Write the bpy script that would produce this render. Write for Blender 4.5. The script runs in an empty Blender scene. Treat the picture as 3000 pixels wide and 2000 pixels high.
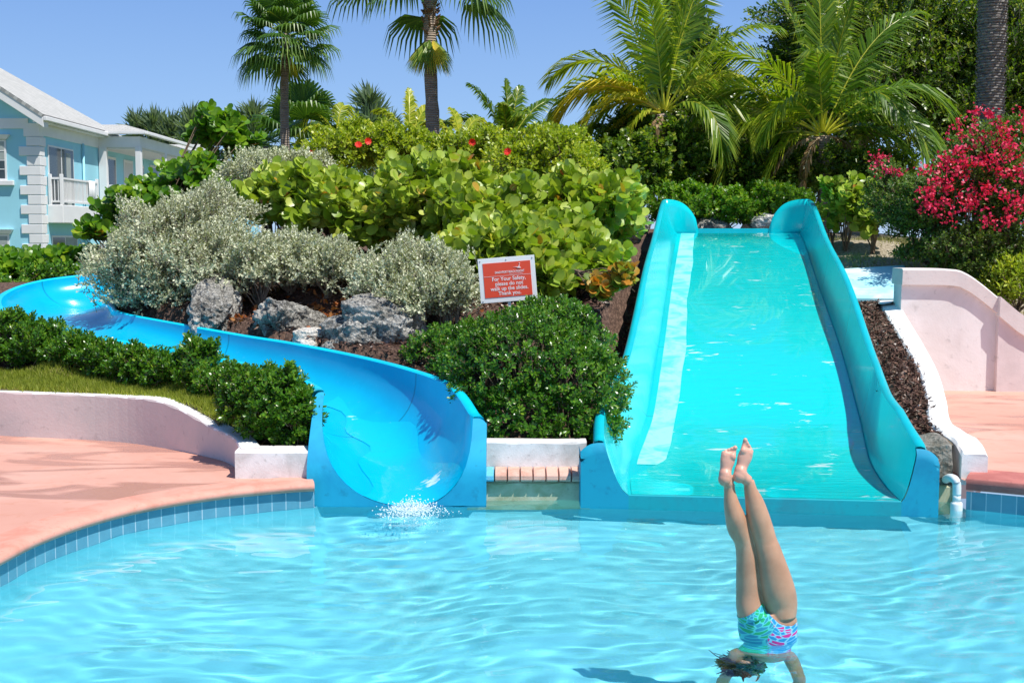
import bpy, bmesh, math, random
import numpy as np
from mathutils import Vector, Matrix, noise as mnoise
R = math.radians
sc = bpy.context.scene
col = sc.collection
# ------------------------------------------------------------------ camera, light, exposure
EYE = 2.07
PITCH = math.atan(300 / 3500)
cam = bpy.data.objects.new('camera', bpy.data.cameras.new('camera')); col.objects.link(cam)
cam.data.sensor_width = 36; cam.data.lens = 42; cam.data.clip_end = 3000
cam.location = (0, 0, EYE); cam.rotation_euler = (math.pi / 2 - PITCH, 0, 0)
sc.camera = cam
SUN = Vector((.42, -.33, 1)).normalized()
w = bpy.data.worlds.new('World'); sc.world = w; w.use_nodes = True
nt = w.node_tree; bg = nt.nodes['Background']
sky = nt.nodes.new('ShaderNodeTexSky'); sky.sky_type = 'NISHITA'; sky.sun_disc = False
sky.sun_elevation = math.asin(SUN.z); sky.sun_rotation = math.atan2(SUN.x, SUN.y)
sky.air_density = 1.0; sky.dust_density = .3; sky.ozone_density = 3.0
tc = nt.nodes.new('ShaderNodeTexCoord'); sx = nt.nodes.new('ShaderNodeSeparateXYZ')
nt.links.new(tc.outputs['Generated'], sx.inputs[0])
ramp = nt.nodes.new('ShaderNodeValToRGB'); nt.links.new(sx.outputs['Z'], ramp.inputs[0])
cr = ramp.color_ramp; cr.elements[0].position = 0.0; cr.elements[0].color = (4.2, 6.0, 8.6, 1)
cr.elements[1].position = .5; cr.elements[1].color = (.62, 1.4, 3.6, 1)
e = cr.elements.new(.08); e.color = (2.9, 4.9, 8.2, 1)
e = cr.elements.new(.2); e.color = (1.8, 3.5, 7.3, 1)
mx = nt.nodes.new('ShaderNodeMixRGB'); mx.inputs[0].default_value = .85
nt.links.new(sky.outputs[0], mx.inputs[1]); nt.links.new(ramp.outputs[0], mx.inputs[2])
nt.links.new(mx.outputs[0], bg.inputs[0]); bg.inputs[1].default_value = .10
sun = bpy.data.lights.new('sun', 'SUN'); sun.energy = 4.9; sun.angle = R(.53); sun.color = (1, .96, .9)
sun.cycles.is_caustics_light = True
so = bpy.data.objects.new('sun', sun); col.objects.link(so)
so.rotation_euler = (-SUN).to_track_quat('-Z', 'Y').to_euler(); so.location = SUN * 40
sc.view_settings.view_transform = 'Standard'; sc.view_settings.look = 'None'
sc.view_settings.exposure = .24; sc.view_settings.gamma = 1
sc.cycles.use_denoising = True
sc.cycles.max_bounces = 10; sc.cycles.transparent_max_bounces = 12

# ------------------------------------------------------------------ helpers
def P(u, v, Y):
    """point of depth Y seen at photo pixel (u, v) of the 3000x2000 frame"""
    a = math.atan((v - 1000) / 3500) + PITCH
    z = EYE - Y * math.tan(a)
    D = Y * math.cos(PITCH) + (EYE - z) * math.sin(PITCH)
    return Vector(((u - 1500) / 3500 * D, Y, z))
def arr(*p): return np.array(p, float)
def tag(o, label=None, cat=None, group=None, kind=None):
    if label: o['label'] = label
    if cat: o['category'] = cat
    if group: o['group'] = group
    if kind: o['kind'] = kind
    return o
def empty(name, loc, label, cat, group=None):
    o = bpy.data.objects.new(name, None); o.location = loc; col.objects.link(o)
    o.empty_display_size = .1
    return tag(o, label, cat, group)
class MB:
    def __init__(s): s.v = []; s.f = []; s.r = []; s.n = 0
    def add(s, v, f, r=.5):
        v = np.asarray(v, float).reshape(-1, 3)
        s.v.append(v); s.f += [tuple(int(i) + s.n for i in q) for q in f]
        s.r.append(np.full(len(v), r) if np.isscalar(r) else np.asarray(r, float)); s.n += len(v); return s
    def box(s, p0, p1, r=.5):
        x0, y0, z0 = [min(a, b) for a, b in zip(p0, p1)]; x1, y1, z1 = [max(a, b) for a, b in zip(p0, p1)]
        return s.add([(x0,y0,z0),(x1,y0,z0),(x1,y1,z0),(x0,y1,z0),(x0,y0,z1),(x1,y0,z1),(x1,y1,z1),(x0,y1,z1)],
                     [(0,3,2,1),(4,5,6,7),(0,1,5,4),(1,2,6,5),(2,3,7,6),(3,0,4,7)], r)
    def grid(s, G, r=.5, closed=False):
        G = np.asarray(G, float); a, b = G.shape[:2]
        f = []
        for i in range(a - 1):
            for j in range(b if closed else b - 1):
                k = (j + 1) % b
                f.append((i*b+j, i*b+k, (i+1)*b+k, (i+1)*b+j))
        return s.add(G.reshape(-1, 3), f, r if np.isscalar(r) else np.asarray(r).reshape(-1))
    def tube(s, pts, rad, n=8, r=.5, cap=True, flat=1.0):
        pts = [Vector(p) for p in pts]; m = len(pts)
        rad = [float(rad)] * m if np.isscalar(rad) else [float(q) for q in rad]
        G = []; ref = Vector((0, 0, 1))
        for i, p in enumerate(pts):
            d = (pts[min(i+1, m-1)] - pts[max(i-1, 0)]).normalized()
            if abs(d.dot(ref)) > .95: ref = Vector((0, 1, 0))
            x = d.cross(ref).normalized(); y = x.cross(d)
            G.append([p + rad[i] * (math.cos(t) * x + flat * math.sin(t) * y) for t in np.linspace(0, 2*math.pi, n, endpoint=False)])
        s.grid([[tuple(q) for q in g] for g in G], r, True)
        if cap:
            s.f.append(tuple(s.n - n + i for i in range(n))); s.f.append(tuple(s.n - n*m + i for i in reversed(range(n))))
        return s
    def build(s, name, mat, parent=None, smooth=False, bevel=0, fix=False):
        me = bpy.data.meshes.new(name)
        V = np.concatenate(s.v)
        if parent is not None and parent.type == 'EMPTY': V = V - np.array(parent.location)
        me.from_pydata(V.tolist(), [], s.f)
        at = me.attributes.new('rnd', 'FLOAT', 'POINT'); at.data.foreach_set('value', np.concatenate(s.r).astype(np.float32))
        if fix:
            bm = bmesh.new(); bm.from_mesh(me); bmesh.ops.recalc_face_normals(bm, faces=bm.faces); bm.to_mesh(me); bm.free()
        return link(me, name, mat, parent, smooth, bevel)
def link(me, name, mat, parent=None, smooth=False, bevel=0):
    if smooth: me.shade_smooth()
    if mat: me.materials.append(mat)
    o = bpy.data.objects.new(name, me); col.objects.link(o)
    if parent is not None: o.parent = parent
    if bevel:
        b = o.modifiers.new('bevel', 'BEVEL'); b.width = bevel; b.segments = 2; b.limit_method = 'ANGLE'
    return o
def fast_mesh(name, V, F, rnd, mat, parent=None, smooth=False, uvs=None):
    """V (N,3), F (M,k) equal sized faces"""
    V = np.asarray(V, np.float32)
    if parent is not None and parent.type == 'EMPTY': V = V - np.array(parent.location, np.float32)
    F = np.asarray(F, np.int32); M, k = F.shape
    me = bpy.data.meshes.new(name)
    me.vertices.add(len(V)); me.vertices.foreach_set('co', V.ravel())
    me.loops.add(M * k); me.loops.foreach_set('vertex_index', F.ravel())
    me.polygons.add(M); me.polygons.foreach_set('loop_start', np.arange(0, M*k, k, dtype=np.int32))
    at = me.attributes.new('rnd', 'FLOAT', 'POINT'); at.data.foreach_set('value', np.asarray(rnd, np.float32))
    me.update(calc_edges=True)
    return link(me, name, mat, parent, smooth)
def crom(pts, n):
    """Catmull-Rom through points, n samples per segment"""
    p = [np.array(q, float) for q in pts]; p = [2*p[0]-p[1]] + p + [2*p[-1]-p[-2]]
    out = []
    for i in range(1, len(p) - 2):
        for t in np.linspace(0, 1, n, endpoint=False):
            a, b, c, d = p[i-1:i+3]
            out.append(.5*((2*b)+(-a+c)*t+(2*a-5*b+4*c-d)*t*t+(-a+3*b-3*c+d)*t**3))
    out.append(p[-2]); return out
# ------------------------------------------------------------------ materials
class NT:
    def __init__(s, name):
        s.m = bpy.data.materials.new(name); s.m.use_nodes = True; s.t = s.m.node_tree
        s.b = s.t.nodes['Principled BSDF']; s.o = s.t.nodes['Material Output']
    def n(s, typ, **k):
        x = s.t.nodes.new('ShaderNode' + typ)
        for a, b in k.items():
            if a in x.inputs: x.inputs[a].default_value = b
            else: setattr(x, a, b)
        return x
    def l(s, a, b): s.t.links.new(a, b)
    def co(s, kind='Object', scale=(1,1,1)):
        c = s.n('TexCoord'); m = s.n('Mapping'); m.inputs['Scale'].default_value = scale
        s.l(c.outputs[kind], m.inputs[0]); return m.outputs[0]
    def ramp(s, fac, stops, interp='LINEAR'):
        r = s.n('ValToRGB'); cr = r.color_ramp; cr.interpolation = interp
        while len(cr.elements) < len(stops): cr.elements.new(.5)
        for e, (p, c) in zip(cr.elements, stops):
            e.position = p; e.color = (*c, 1) if len(c) == 3 else c
        s.l(fac, r.inputs[0]); return r.outputs[0]
    def noise(s, vec, scale, detail=4, rough=.55, dist=0):
        x = s.n('TexNoise'); x.inputs['Scale'].default_value = scale; x.inputs['Detail'].default_value = detail
        x.inputs['Roughness'].default_value = rough; x.inputs['Distortion'].default_value = dist
        s.l(vec, x.inputs['Vector']); return x.outputs['Fac']
    def mix(s, f, a, b, mode='MIX'):
        x = s.n('MixRGB', blend_type=mode)
        for i, q in enumerate((f, a, b)):
            if hasattr(q, 'links'): s.l(q, x.inputs[i])
            else: x.inputs[i].default_value = q if (i == 0) else (*q, 1)
        return x.outputs[0]
    def bump(s, h, strength=.3, dist=.02):
        x = s.n('Bump'); x.inputs['Strength'].default_value = strength; x.inputs['Distance'].default_value = dist
        s.l(h, x.inputs['Height']); s.l(x.outputs[0], s.b.inputs['Normal']); return x.outputs[0]
    def color(s, c):
        if hasattr(c, 'links'): s.l(c, s.b.inputs['Base Color'])
        else: s.b.inputs['Base Color'].default_value = (*c, 1)
    def rough(s, r): s.b.inputs['Roughness'].default_value = r
def plain(name, c, rough=.5, var=.12, scale=3, bump=0, metallic=0):
    t = NT(name); v = t.noise(t.co(), scale, 5)
    c0 = tuple(max(0, x*(1-var)) for x in c); c1 = tuple(min(1, x*(1+var)) for x in c)
    t.color(t.ramp(v, [(.3, c0), (.7, c1)])); t.rough(rough); t.b.inputs['Metallic'].default_value = metallic
    if bump: t.bump(t.noise(t.co(), scale*12, 6), bump, .01)
    return t.m
def leafmat(name, stops, rough=.4, trans=.3, spec=.5):
    t = NT(name); a = t.n('Attribute', attribute_name='rnd')
    c = t.ramp(a.outputs['Fac'], stops)
    t.color(c); t.rough(rough); t.b.inputs['Specular IOR Level'].default_value = spec
    tr = t.n('BsdfTranslucent'); mixs = t.n('MixShader'); mixs.inputs[0].default_value = trans
    c2 = t.mix(1.0, c, (1.5, 1.6, .55), 'MULTIPLY')
    t.l(c2, tr.inputs[0])
    t.l(t.b.outputs[0], mixs.inputs[1]); t.l(tr.outputs[0], mixs.inputs[2]); t.l(mixs.outputs[0], t.o.inputs[0])
    return t.m
def painted(name, c, stain, top=None, st=.5, sc_=2.0, bump=.25):
    """masonry paint with weathering of its own"""
    t = NT(name); v = t.co()
    n1 = t.noise(v, sc_, 6, .65, .6); n2 = t.noise(v, sc_*9, 4, .6)
    c1 = t.ramp(n1, [(.38, stain), (.38 + .25*st + .05, c)])
    c2 = t.mix(t.ramp(n2, [(.60, (0,0,0)), (.72, (.45,.45,.45))]), c1, tuple(.6*x for x in stain))
    t.color(c2); t.rough(.75); t.bump(t.mix(.5, n2, t.noise(v, sc_*35, 5)), bump, .012)
    return t.m
M = {}
M['silver'] = leafmat('silver_leaf', [(0,(.20,.22,.12)),(.25,(.37,.40,.25)),(.6,(.53,.56,.38)),(1,(.72,.73,.54))], .45, .15)
M['hedge'] = leafmat('hedge_leaf', [(0,(.025,.08,.008)),(.4,(.05,.16,.013)),(.8,(.12,.27,.02)),(.985,(.22,.34,.03)),(1,(.5,.45,.04))], .28, .25)
M['grape'] = leafmat('sea_grape_leaf', [(0,(.12,.20,.02)),(.35,(.22,.34,.025)),(.7,(.38,.48,.06)),(.93,(.52,.57,.12)),(.97,(.55,.46,.05)),(1,(.45,.12,.03))], .36, .25)
M['grape_green'] = leafmat('sea_grape_green_leaf', [(0,(.05,.14,.01)),(.5,(.10,.25,.015)),(.93,(.26,.40,.03)),(.98,(.4,.45,.04)),(1,(.5,.2,.03))], .36, .35)
M['hibiscus'] = leafmat('hibiscus_leaf', [(0,(.13,.21,.012)),(.5,(.27,.37,.018)),(.85,(.46,.52,.035)),(1,(.6,.58,.05))], .4, .3)
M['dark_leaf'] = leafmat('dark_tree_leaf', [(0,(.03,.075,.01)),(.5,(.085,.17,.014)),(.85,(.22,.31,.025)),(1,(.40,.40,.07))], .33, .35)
M['boug_leaf'] = leafmat('bougainvillea_leaf', [(0,(.04,.09,.015)),(.6,(.09,.17,.02)),(1,(.22,.30,.04))], .45, .3)
M['boug'] = leafmat('bougainvillea_bract', [(0,(.42,.006,.04)),(.6,(.72,.015,.09)),(1,(.85,.05,.18))], .5, .3)
M['red_flower'] = leafmat('hibiscus_petal', [(0,(.75,.02,.01)),(1,(.95,.06,.02))], .5, .3)
M['fan'] = leafmat('fan_palm_leaf', [(0,(.025,.07,.012)),(.5,(.055,.14,.02)),(.85,(.16,.27,.04)),(1,(.36,.42,.08))], .38, .3)
M['coco'] = leafmat('coconut_leaf', [(0,(.05,.12,.012)),(.4,(.12,.23,.015)),(.75,(.34,.41,.03)),(1,(.62,.58,.06))], .33, .4)
M['coco_yellow'] = leafmat('coconut_yellow_leaf', [(0,(.3,.34,.02)),(.5,(.58,.52,.03)),(1,(.8,.6,.08))], .45, .35)
M['dry'] = leafmat('dry_leaf', [(0,(.14,.06,.03)),(.5,(.32,.20,.09)),(1,(.48,.36,.22))], .7, .15)
M['orange_dry'] = leafmat('orange_dry_leaf', [(0,(.22,.05,.01)),(.5,(.5,.16,.04)),(1,(.65,.32,.12))], .6, .2)
M['casuarina'] = leafmat('casuarina_needles', [(0,(.11,.17,.09)),(1,(.22,.29,.16))], .6, .3)
M['grass'] = leafmat('grass_blade', [(0,(.14,.19,.015)),(.5,(.26,.32,.025)),(.85,(.38,.40,.05)),(1,(.48,.42,.14))], .6, .3)
M['dry_grass'] = leafmat('dry_grass_blade', [(0,(.14,.16,.04)),(.6,(.34,.33,.12)),(1,(.55,.48,.26))], .7, .2)
M['twig'] = plain('twig', (.16,.11,.07), .8, .3, 20)
M['stem_grey'] = plain('stem_grey', (.22,.19,.15), .85, .3, 20, .3)
M['mulch_chip'] = leafmat('mulch_chip', [(0,(.035,.018,.012)),(.5,(.11,.05,.032)),(.85,(.22,.11,.07)),(.97,(.34,.22,.15)),(1,(.6,.5,.42))], .8, 0)
M['gravel'] = plain('limestone_gravel', (.55,.51,.45), .85, .2, 30)
def trunkmat(name, a, b, c):
    t = NT(name); v = t.co('Object', (1, 1, 6)); n = t.noise(v, 4, 6, .65, .4)
    wv = t.n('TexWave', bands_direction='Z'); wv.inputs['Scale'].default_value = 1.2; wv.inputs['Distortion'].default_value = 4; wv.inputs['Detail'].default_value = 3
    t.l(v, wv.inputs['Vector'])
    t.color(t.mix(.35, t.ramp(n, [(.3, a), (.5, b), (.75, c)]), t.ramp(wv.outputs['Fac'], [(0, a), (1, c)])))
    t.rough(.9); t.bump(wv.outputs['Fac'], .8, .03); return t.m
M['trunk'] = trunkmat('palm_bark', (.16,.12,.09), (.32,.25,.19), (.48,.40,.32))
M['trunk_grey'] = trunkmat('old_palm_bark', (.05,.045,.04), (.15,.135,.12), (.38,.36,.33))
def slidemat(name, base, deep, faded, seam_u, wet=True, worn=None):
    """gelcoat; uv.x metres along, uv.y 0..1 across"""
    t = NT(name); uv = t.n('UVMap'); uv.uv_map = 'uv'; s = t.n('SeparateXYZ'); t.l(uv.outputs[0], s.inputs[0])
    v = t.co(); n = t.noise(v, 1.3, 5, .6, .3); n2 = t.noise(v, 14, 5, .6)
    c = t.ramp(n, [(.3, deep), (.65, base)])
    c = t.mix(t.ramp(n2, [(.62, (0,0,0)), (.85, (.25,.25,.25))]), c, faded)
    if seam_u:
        prev = None
        for q in seam_u:
            a = t.n('Math', operation='SUBTRACT'); t.l(s.outputs[0], a.inputs[0]); a.inputs[1].default_value = q
            b = t.n('Math', operation='ABSOLUTE'); t.l(a.outputs[0], b.inputs[0])
            d = t.n('Math', operation='LESS_THAN'); t.l(b.outputs[0], d.inputs[0]); d.inputs[1].default_value = .008
            if prev is None: prev = d.outputs[0]
            else:
                m = t.n('Math', operation='MAXIMUM'); t.l(prev, m.inputs[0]); t.l(d.outputs[0], m.inputs[1]); prev = m.outputs[0]
        m = t.n('Math', operation='MULTIPLY'); t.l(prev, m.inputs[0]); m.inputs[1].default_value = .55
        c = t.mix(m.outputs[0], c, tuple(x*.35 for x in deep))
    t.color(c); t.rough(.22); t.b.inputs['Coat Weight'].default_value = .3; t.b.inputs['Coat Roughness'].default_value = .08
    t.bump(t.noise(v, 2.2, 3), .12, .05)
    return t
M['slide_blue'] = slidemat('slide_blue_gelcoat', (.0,.45,.72), (.0,.38,.66), (.12,.62,.80), [1.05, 3.4, 5.9, 8.4]).m
M['slide_blue_lip'] = plain('slide_blue_lip', (.0,.56,.78), .35, .1, 2)
M['slide_blue_plate'] = painted('slide_blue_plate', (.005,.38,.60), (.0,.30,.52), sc_=1.5, bump=.04)
M['slide_teal'] = slidemat('slide_teal_gelcoat', (.0,.58,.62), (.0,.50,.57), (.2,.72,.76), [2.7, 4.85, 7.5]).m
M['slide_teal_lip'] = plain('slide_teal_lip', (.0,.46,.54), .35, .1, 2)
M['slide_teal_plate'] = painted('slide_teal_plate', (.0,.34,.50), (.0,.25,.42), sc_=2, bump=.04)
M['teal_front'] = painted('teal_front_shade', (.0,.36,.42), (.02,.28,.34), sc_=2, bump=.05)  # darker teal: grazing-sun shade of the front lip painted in
M['worn'] = painted('worn_gelcoat', (.26,.76,.78), (.06,.62,.68), sc_=3, bump=.05)
def film(c=(.0,.66,.67), ms=(4.2, 13, 13)):
    t = NT('running_water'); v = t.co('Object', ms)
    n = t.noise(v, 1.0, 6, .62, .5); big = t.noise(t.co('Object', (1.5, 2.6, 2.6)), 1.1, 3)
    k = t.n('Math', operation='MULTIPLY'); t.l(n, k.inputs[0]); t.l(big, k.inputs[1])
    white_flecks = t.ramp(k.outputs[0], [(.37, (0,0,0)), (.41, (.8,.8,.8))])  # whitish flecks mixed into the water colour by noise
    t.color(t.mix(white_flecks, c, (.75,.93,.93)))
    t.rough(.06); t.b.inputs['Coat Weight'].default_value = 1; t.b.inputs['Coat Roughness'].default_value = .03; t.b.inputs['IOR'].default_value = 1.33
    wv = t.noise(t.co('Object', (1.0, 4.5, 4.5)), 1.6, 4, .55, .6)
    t.bump(t.mix(.5, wv, n), .45, .035); return t.m
M['film'] = film()
M['white_paint'] = painted('white_wall_paint', (.84,.82,.80), (.60,.57,.54), st=.6, sc_=2.5, bump=.3)
M['white_top'] = painted('white_kerb_paint', (.88,.87,.85), (.74,.72,.68), sc_=3, bump=.3)
M['pink_paint'] = painted('pink_wall_paint', (.70,.60,.57), (.58,.54,.52), st=.8, sc_=1.2, bump=.3)
M['stair_paint'] = painted('pale_pink_render', (.80,.77,.75), (.72,.68,.65), sc_=1.0, bump=.3)
M['return_shade'] = painted('shaded_pink_render', (.74,.65,.63), (.66,.58,.56), sc_=1.0, bump=.3)  # shade of the turned wall face put into the colour, darker and pinker
M['stair_cap'] = painted('pale_cap_paint', (.76,.70,.66), (.68,.60,.56), sc_=1.4, bump=.3)
M['pale_blue'] = painted('pale_blue_paint', (.34,.70,.80), (.62,.80,.84), st=.5, sc_=2.2, bump=.1)
def deckmat():
    t = NT('salmon_deck'); v = t.co('Object'); n = t.noise(v, .7, 6, .6, .5); n2 = t.noise(v, 6, 6, .65, .4); n3 = t.noise(v, 60, 3)
    wet = t.noise(t.co('Object', (.8, 2.2, 1)), .8, 4, .55, .8)
    c = t.ramp(n, [(.3, (.56,.27,.20)), (.55, (.63,.34,.26)), (.8, (.67,.43,.35))])
    c = t.mix(t.ramp(n2, [(.56, (0,0,0)), (.72, (.4,.4,.4))]), c, (.50,.19,.10))
    wm = t.ramp(wet, [(.52, (0,0,0)), (.58, (.8,.8,.8))])
    c = t.mix(wm, c, (.46,.22,.16)); t.color(c)
    r = t.ramp(wet, [(.52, (.7,.7,.7)), (.60, (.22,.22,.22))]); t.l(r, t.b.inputs['Roughness'])
    t.bump(t.mix(.5, n2, n3), .25, .008); return t.m
M['deck'] = deckmat()
M['coping'] = painted('salmon_coping', (.70,.33,.25), (.60,.25,.18), sc_=3, bump=.15)
M['red_coping'] = painted('red_coping', (.52,.18,.15), (.40,.12,.10), sc_=3, bump=.2)
M['brick'] = painted('salmon_brick', (.70,.42,.33), (.56,.30,.22), sc_=7, bump=.3)
M['blue_brick'] = painted('blue_splashed_brick', (.12,.48,.66), (.45,.42,.40), st=.3, sc_=9, bump=.3)
def tilemat():
    t = NT('pool_tile'); uv = t.n('UVMap'); uv.uv_map = 'uv'
    b = t.n('TexBrick'); t.l(uv.outputs[0], b.inputs['Vector']); b.offset = 0; b.squash = 1
    b.inputs['Scale'].default_value = 1; b.inputs['Brick Width'].default_value = .108; b.inputs['Row Height'].default_value = .155
    b.inputs['Mortar Size'].default_value = .004; b.inputs['Mortar Smooth'].default_value = .1; b.inputs['Bias'].default_value = 0
    b.inputs['Color1'].default_value = (.07,.25,.36,1); b.inputs['Color2'].default_value = (.11,.31,.42,1); b.inputs['Mortar'].default_value = (.42,.55,.62,1)
    n = t.noise(t.co(), 5, 5)
    t.color(t.mix(t.ramp(n, [(.35,(0,0,0)),(.75,(.5,.5,.5))]), b.outputs[0], (.16,.42,.52))); t.rough(.25); t.bump(b.outputs['Fac'], -.3, .004)
    return t.m
M['tile'] = tilemat()
M['basin'] = plain('pool_plaster', (.18,.63,.72), .7, .06, 1.2)
M['algae_wall'] = painted('stained_plaster', (.56,.54,.38), (.36,.36,.20), st=.7, sc_=3, bump=.2)
def watermat():
    t = NT('pool_water'); g = t.n('BsdfGlass'); g.inputs['IOR'].default_value = 1.33; g.inputs['Roughness'].default_value = 0
    g.inputs['Color'].default_value = (.96,.995,1,1); t.t.nodes.remove(t.b); t.l(g.outputs[0], t.o.inputs[0]); return t.m
M['water'] = watermat()
def rockmat(name, a, b, c):
    t = NT(name); v = t.co(); n = t.noise(v, 24, 8, .8, .6); vo = t.n('TexVoronoi'); vo.inputs['Scale'].default_value = 30; t.l(v, vo.inputs['Vector'])
    n2 = t.noise(v, 2, 4)
    t.color(t.mix(.35, t.ramp(n, [(.40, a), (.5, b), (.60, c)]), t.ramp(n2, [(.4, a), (.6, c)]))); t.rough(.95)
    t.bump(t.mix(.5, n, vo.outputs['Distance']), 1.0, .05); return t.m
M['rock'] = rockmat('coral_rock', (.035,.033,.03), (.24,.23,.20), (.66,.64,.58))
M['white_rock'] = rockmat('white_limestone', (.50,.46,.38), (.74,.71,.64), (.86,.84,.79))
M['concrete'] = rockmat('rough_concrete', (.09,.085,.06), (.23,.21,.17), (.42,.40,.35))
def hillmat():
    t = NT('mulched_soil'); v = t.co(); n = t.noise(v, 26, 6, .7); n2 = t.noise(v, .9, 4)
    m = t.ramp(n, [(.3, (.03,.018,.012)), (.5, (.10,.055,.037)), (.66, (.22,.14,.10)), (.78, (.5,.42,.35))])
    a = t.n('Attribute', attribute_name='rnd')
    d = t.ramp(n, [(.3, (.16,.13,.07)), (.55, (.42,.36,.26)), (.7, (.6,.54,.44))])
    t.color(t.mix(a.outputs['Fac'], m, d)); t.rough(.95); t.bump(n, .9, .03); return t.m
M['hill'] = hillmat()
M['lawn'] = plain('lawn_soil', (.12,.10,.035), .95, .3, 8, .4)
M['ground'] = plain('far_ground', (.12,.15,.05), .95, .3, .6)
M['pvc'] = plain('pvc_pipe', (.82,.83,.82), .35, .05, 4)
M['wall_blue'] = plain('house_blue_paint', (.33,.68,.79), .75, .05, .8, .05)
M['trim'] = plain('white_trim', (.80,.79,.78), .6, .04, 2)
M['towel'] = plain('white_towel', (.84,.84,.84), .9, .05, 6, .2)
M['glass'] = plain('window_glass', (.045,.06,.065), .06, .3, .8)
M['curtain'] = plain('window_curtain', (.34,.38,.36), .8, .2, 2)
M['soffit'] = plain('porch_ceiling', (.68,.66,.64), .7, .04, 2)
def shingles():
    t = NT('roof_shingles'); b = t.n('TexBrick'); t.l(t.co('UV'), b.inputs['Vector'])
    b.inputs['Scale'].default_value = 1; b.inputs['Brick Width'].default_value = .3; b.inputs['Row Height'].default_value = .15; b.inputs['Mortar Size'].default_value = .012
    b.inputs['Color1'].default_value = (.40,.40,.37,1); b.inputs['Color2'].default_value = (.50,.49,.46,1); b.inputs['Mortar'].default_value = (.24,.24,.23,1)
    n = t.noise(t.co(), 3, 6, .7); t.color(t.mix(.25, b.outputs[0], t.ramp(n, [(.35, (.42,.42,.40)), (.65, (.56,.56,.53))]))); t.rough(.9); return t.m
M['shingle'] = shingles()
def skinmat():
    t = NT('skin'); v = t.co(); n = t.noise(v, 9, 4)
    s = t.n('SeparateXYZ'); t.l(v, s.inputs[0])
    pink = t.ramp(s.outputs[2], [(.80, (0,0,0)), (.88, (1,1,1))])
    c = t.ramp(n, [(.35, (.44,.23,.135)), (.7, (.56,.31,.19))])
    t.color(t.mix(pink, c, (.70,.36,.26))); t.rough(.42)
    t.b.inputs['Subsurface Weight'].default_value = .12; t.b.inputs['Subsurface Radius'].default_value = (.02,.008,.004)
    t.b.inputs['Subsurface Scale'].default_value = .6; t.bump(t.noise(v, 60, 4), .08, .003); return t.m
M['skin'] = skinmat()
def suitmat():
    t = NT('swimsuit'); v = t.co('Object')
    def petals(cx, cz, col1, col2, bgc, k):
        m = t.n('Mapping'); m.inputs['Location'].default_value = (-cx, 0, -cz); t.l(v, m.inputs[0])
        s = t.n('SeparateXYZ'); t.l(m.outputs[0], s.inputs[0])
        an = t.n('Math', operation='ARCTAN2'); t.l(s.outputs[2], an.inputs[0]); t.l(s.outputs[0], an.inputs[1])
        r = t.n('Math', operation='MULTIPLY'); t.l(s.outputs[0], r.inputs[0]); t.l(s.outputs[0], r.inputs[1])
        r2 = t.n('Math', operation='MULTIPLY_ADD'); t.l(s.outputs[2], r2.inputs[0]); t.l(s.outputs[2], r2.inputs[1]); t.l(r.outputs[0], r2.inputs[2])
        rr = t.n('Math', operation='SQRT'); t.l(r2.outputs[0], rr.inputs[0])
        cb = t.n('CombineXYZ'); q = t.n('Math', operation='MULTIPLY'); q.inputs[1].default_value = k; t.l(an.outputs[0], q.inputs[0])
        q2 = t.n('Math', operation='MULTIPLY'); q2.inputs[1].default_value = 58; t.l(rr.outputs[0], q2.inputs[0])
        t.l(q.outputs[0], cb.inputs[0]); t.l(q2.outputs[0], cb.inputs[1])
        vo = t.n('TexVoronoi', feature='DISTANCE_TO_EDGE'); vo.voronoi_dimensions = '2D'; vo.inputs['Scale'].default_value = 1; t.l(cb.outputs[0], vo.inputs['Vector'])
        vc = t.n('TexVoronoi'); vc.voronoi_dimensions = '2D'; vc.inputs['Scale'].default_value = 1; t.l(cb.outputs[0], vc.inputs['Vector'])
        sp = t.n('SeparateXYZ'); t.l(vc.outputs['Color'], sp.inputs[0])
        fill = t.ramp(sp.outputs[0], [(.0, col1), (.5, col2)], 'CONSTANT')
        return t.mix(t.ramp(vo.outputs['Distance'], [(.08, (1,1,1)), (.14, (0,0,0))]), fill, bgc)
    left = petals(-.10, .08, (.02,.42,.16), (.03,.30,.45), (.10,.62,.62), 2.2)
    right = petals(.07, .06, (.75,.03,.28), (.02,.30,.62), (.30,.66,.85), 2.6)
    s = t.n('SeparateXYZ'); t.l(v, s.inputs[0]); nn = t.noise(v, 14, 2)
    a = t.n('Math', operation='MULTIPLY_ADD'); t.l(nn, a.inputs[0]); a.inputs[1].default_value = .22; t.l(s.outputs[0], a.inputs[2])
    t.color(t.mix(t.ramp(a.outputs[0], [(.10, (0,0,0)), (.115, (1,1,1))]), left, right)); t.rough(.35); return t.m
M['suit'] = suitmat()
M['hair'] = plain('wet_dark_hair', (.025,.016,.012), .35, .3, 30)
M['white_flecks'] = plain('splash_foam', (.9,.95,.96), .3, .03, 5)
M['sign_red'] = plain('sign_red', (.80,.075,.03), .4, .04, 3)
M['sign_white'] = plain('sign_white', (.85,.85,.85), .5, .03, 3)
M['letter'] = plain('sign_letter_white', (.88,.84,.84), .5, .02, 3)

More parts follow.
